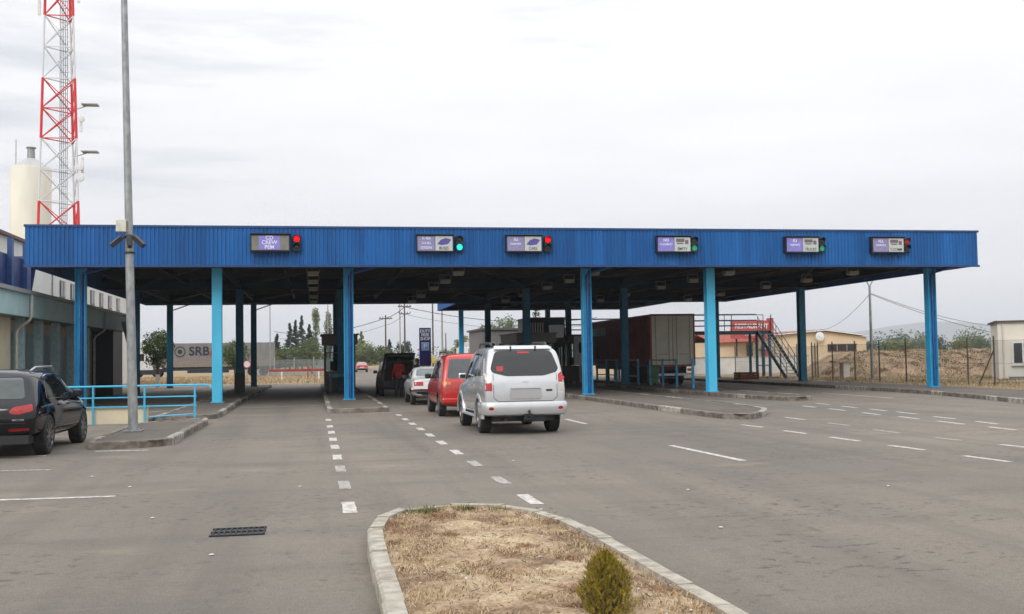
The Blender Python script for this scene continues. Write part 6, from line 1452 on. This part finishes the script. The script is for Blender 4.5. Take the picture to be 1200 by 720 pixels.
# ------------------------------------------------------------------ people
def person(loc, rz, label, top_m, leg_m, hair_m, seed=0, h=1.72, pose='stand'):
    g = empty('person', (0, 0, 0), 0, label, 'person')
    def limb(bm_, pts, rs):
        for (a, b, ra, rb) in zip(pts[:-1], pts[1:], rs[:-1], rs[1:]):
            bm_.cyl(a, b, ra, rb, 14); bm_.ball(a, ra, 12, 8); bm_.ball(b, rb, 12, 8)
    k = h/1.72
    def S_(p): return tuple(c*k for c in p)
    hips = {1: S_((.09, 0, .90)), -1: S_((-.09, 0, .90))}
    knee = {1: S_((.10, .05, .49)), -1: S_((-.11, -.02, .49))}; ank = {1: S_((.11, 0, .09)), -1: S_((-.12, -.04, .09))}
    sho = {1: S_((.175, 0, 1.40)), -1: S_((-.175, 0, 1.40))}; elb = {1: S_((.25, .06, 1.12)), -1: S_((-.24, .02, 1.12))}; wri = {1: S_((.19, .28, 1.08)), -1: S_((-.25, .14, .90))}
    mb = MB()
    for s_ in (-1, 1):
        limb(mb, [hips[s_], knee[s_], ank[s_]], [.088, .058, .04]); a = ank[s_]; mb.ball((a[0], a[1]+.06, .045), .045, 10, 8, (.9, 2.5, .85))
        limb(mb, [sho[s_], elb[s_], wri[s_]], [.058, .043, .029])
        w_ = Vector(wri[s_]); d = (w_-Vector(elb[s_])).normalized(); mb.ball(w_+d*.05, .04, 10, 8, (.55, 1.1, .9))
        u = d.orthogonal().normalized()
        for q in range(4): p = w_+d*.08+Vector((0, 0, 1)).cross(d)*.0+Vector((0, 0, (q-1.5)*.019)); limb(mb, [p, p+d*.04, p+d*(.07+.01*(q in (1, 2)))+Vector((-s_*.02, 0, -.005))], [.0095, .009, .008])
        p = w_+d*.03+Vector((0, 0, .035)); limb(mb, [p, p+d*.03+Vector((0, 0, .02)), p+d*.055+Vector((0, 0, .022))], [.011, .010, .009])
    for (z, rx, ry) in ((.93, .165, .115), (1.02, .15, .105), (1.12, .15, .105), (1.22, .165, .115), (1.32, .18, .115), (1.40, .165, .10)): mb.ball((0, 0, z*k), .1, 16, 10, (rx*10, ry*10, .9))
    limb(mb, [S_((0, 0, 1.40)), S_((0, .015, 1.52))], [.06, .055])
    mb.ball((0, .02, 1.615*k), .1, 18, 14, (.78, .95, 1.12)); mb.ball((0, .118, 1.60*k), .014, 8, 6, (1, 1, 1.5))
    for s_ in (-1, 1): mb.ball((s_*.078, .015, 1.61*k), .024, 8, 6, (.4, .8, 1.2))
    b = mb.build('body', SKIN, g, local=True); md = b.modifiers.new('r', 'REMESH'); md.mode = 'VOXEL'; md.voxel_size = .0125; sm = b.modifiers.new('s', 'SMOOTH'); sm.iterations = 2
    me = evaluated(b); b.modifiers.clear(); b.data = me; me.polygons.foreach_set('use_smooth', [True]*len(me.polygons))
    def cloth(name, fn, m_):
        q = MB(); fn(q); o = q.build(name, m_, g, local=True); md = o.modifiers.new('r', 'REMESH'); md.mode = 'VOXEL'; md.voxel_size = .016; sm = o.modifiers.new('s', 'SMOOTH'); sm.iterations = 3
        me = evaluated(o); o.modifiers.clear(); o.data = me; me.polygons.foreach_set('use_smooth', [True]*len(me.polygons))
    def trousers(q):
        for s_ in (-1, 1): limb(q, [hips[s_], knee[s_], ank[s_]], [.105, .077, .066])
        q.ball((0, 0, .95*k), .1, 16, 10, (1.78, 1.28, .9))
    def jacket(q):
        for (z, rx, ry) in ((.95, .185, .135), (1.05, .175, .128), (1.15, .175, .128), (1.25, .185, .132), (1.34, .195, .13), (1.41, .17, .11)): q.ball((0, 0, z*k), .1, 16, 10, (rx*10, ry*10, .9))
        for s_ in (-1, 1): limb(q, [sho[s_], elb[s_], tuple(Vector(wri[s_]).lerp(Vector(elb[s_]), .12))], [.075, .058, .045])
    def hair(q): q.ball((0, -.005, 1.65*k), .1, 18, 12, (.87, 1.02, 1.0)); q.ball((0, -.04, 1.57*k), .08, 12, 8, (1, .8, 1.1))
    cloth('trousers', trousers, leg_m); cloth('jacket', jacket, top_m)
    q = MB(); hair(q); q.build('hair', hair_m, g, local=True, smooth=True)
    q = MB()
    for s_ in (-1, 1): q.ball((s_*.032, .108, 1.625*k), .010, 8, 6)
    q.build('eyes', BLACK, g, local=True)
    q = MB()
    for s_ in (-1, 1): a = ank[s_]; q.ball((a[0], a[1]+.055, .05), .05, 12, 8, (1.0, 2.7, 1.0))
    q.build('shoes', BLACK, g, local=True, smooth=True)
    g.location = loc; g.rotation_euler = (0, 0, rz); return g
person((3.72, 48.5, 0), R(8), 'person in a red top and dark trousers standing at the open tailgate', mat('red_cloth', (.28, .012, .012), .85), mat('dark_cloth', (.015, .015, .02), .9), HAIR)
person((4.42, 47.2, 0), R(70), 'dark haired person in dark clothes turned sideways behind the white saloon', mat('dark_cloth'), mat('dark_cloth'), HAIR, h=1.70)

# ------------------------------------------------------------------ air
HZ = bpy.data.materials.new('haze_air'); HZ.use_nodes = True; t = HZ.node_tree; t.nodes.clear(); o_ = t.nodes.new('ShaderNodeOutputMaterial'); pv = t.nodes.new('ShaderNodeVolumePrincipled')
pv.inputs['Color'].default_value = (.93, .95, 1, 1); pv.inputs['Density'].default_value = .00029; pv.inputs['Anisotropy'].default_value = .2
t.links.new(pv.outputs[0], o_.inputs['Volume'])
mb = MB(); mb.bb(-9300, 9300, -900, 9300, -4, 160); struct(mb, 'haze', HZ)['kind'] = 'stuff'
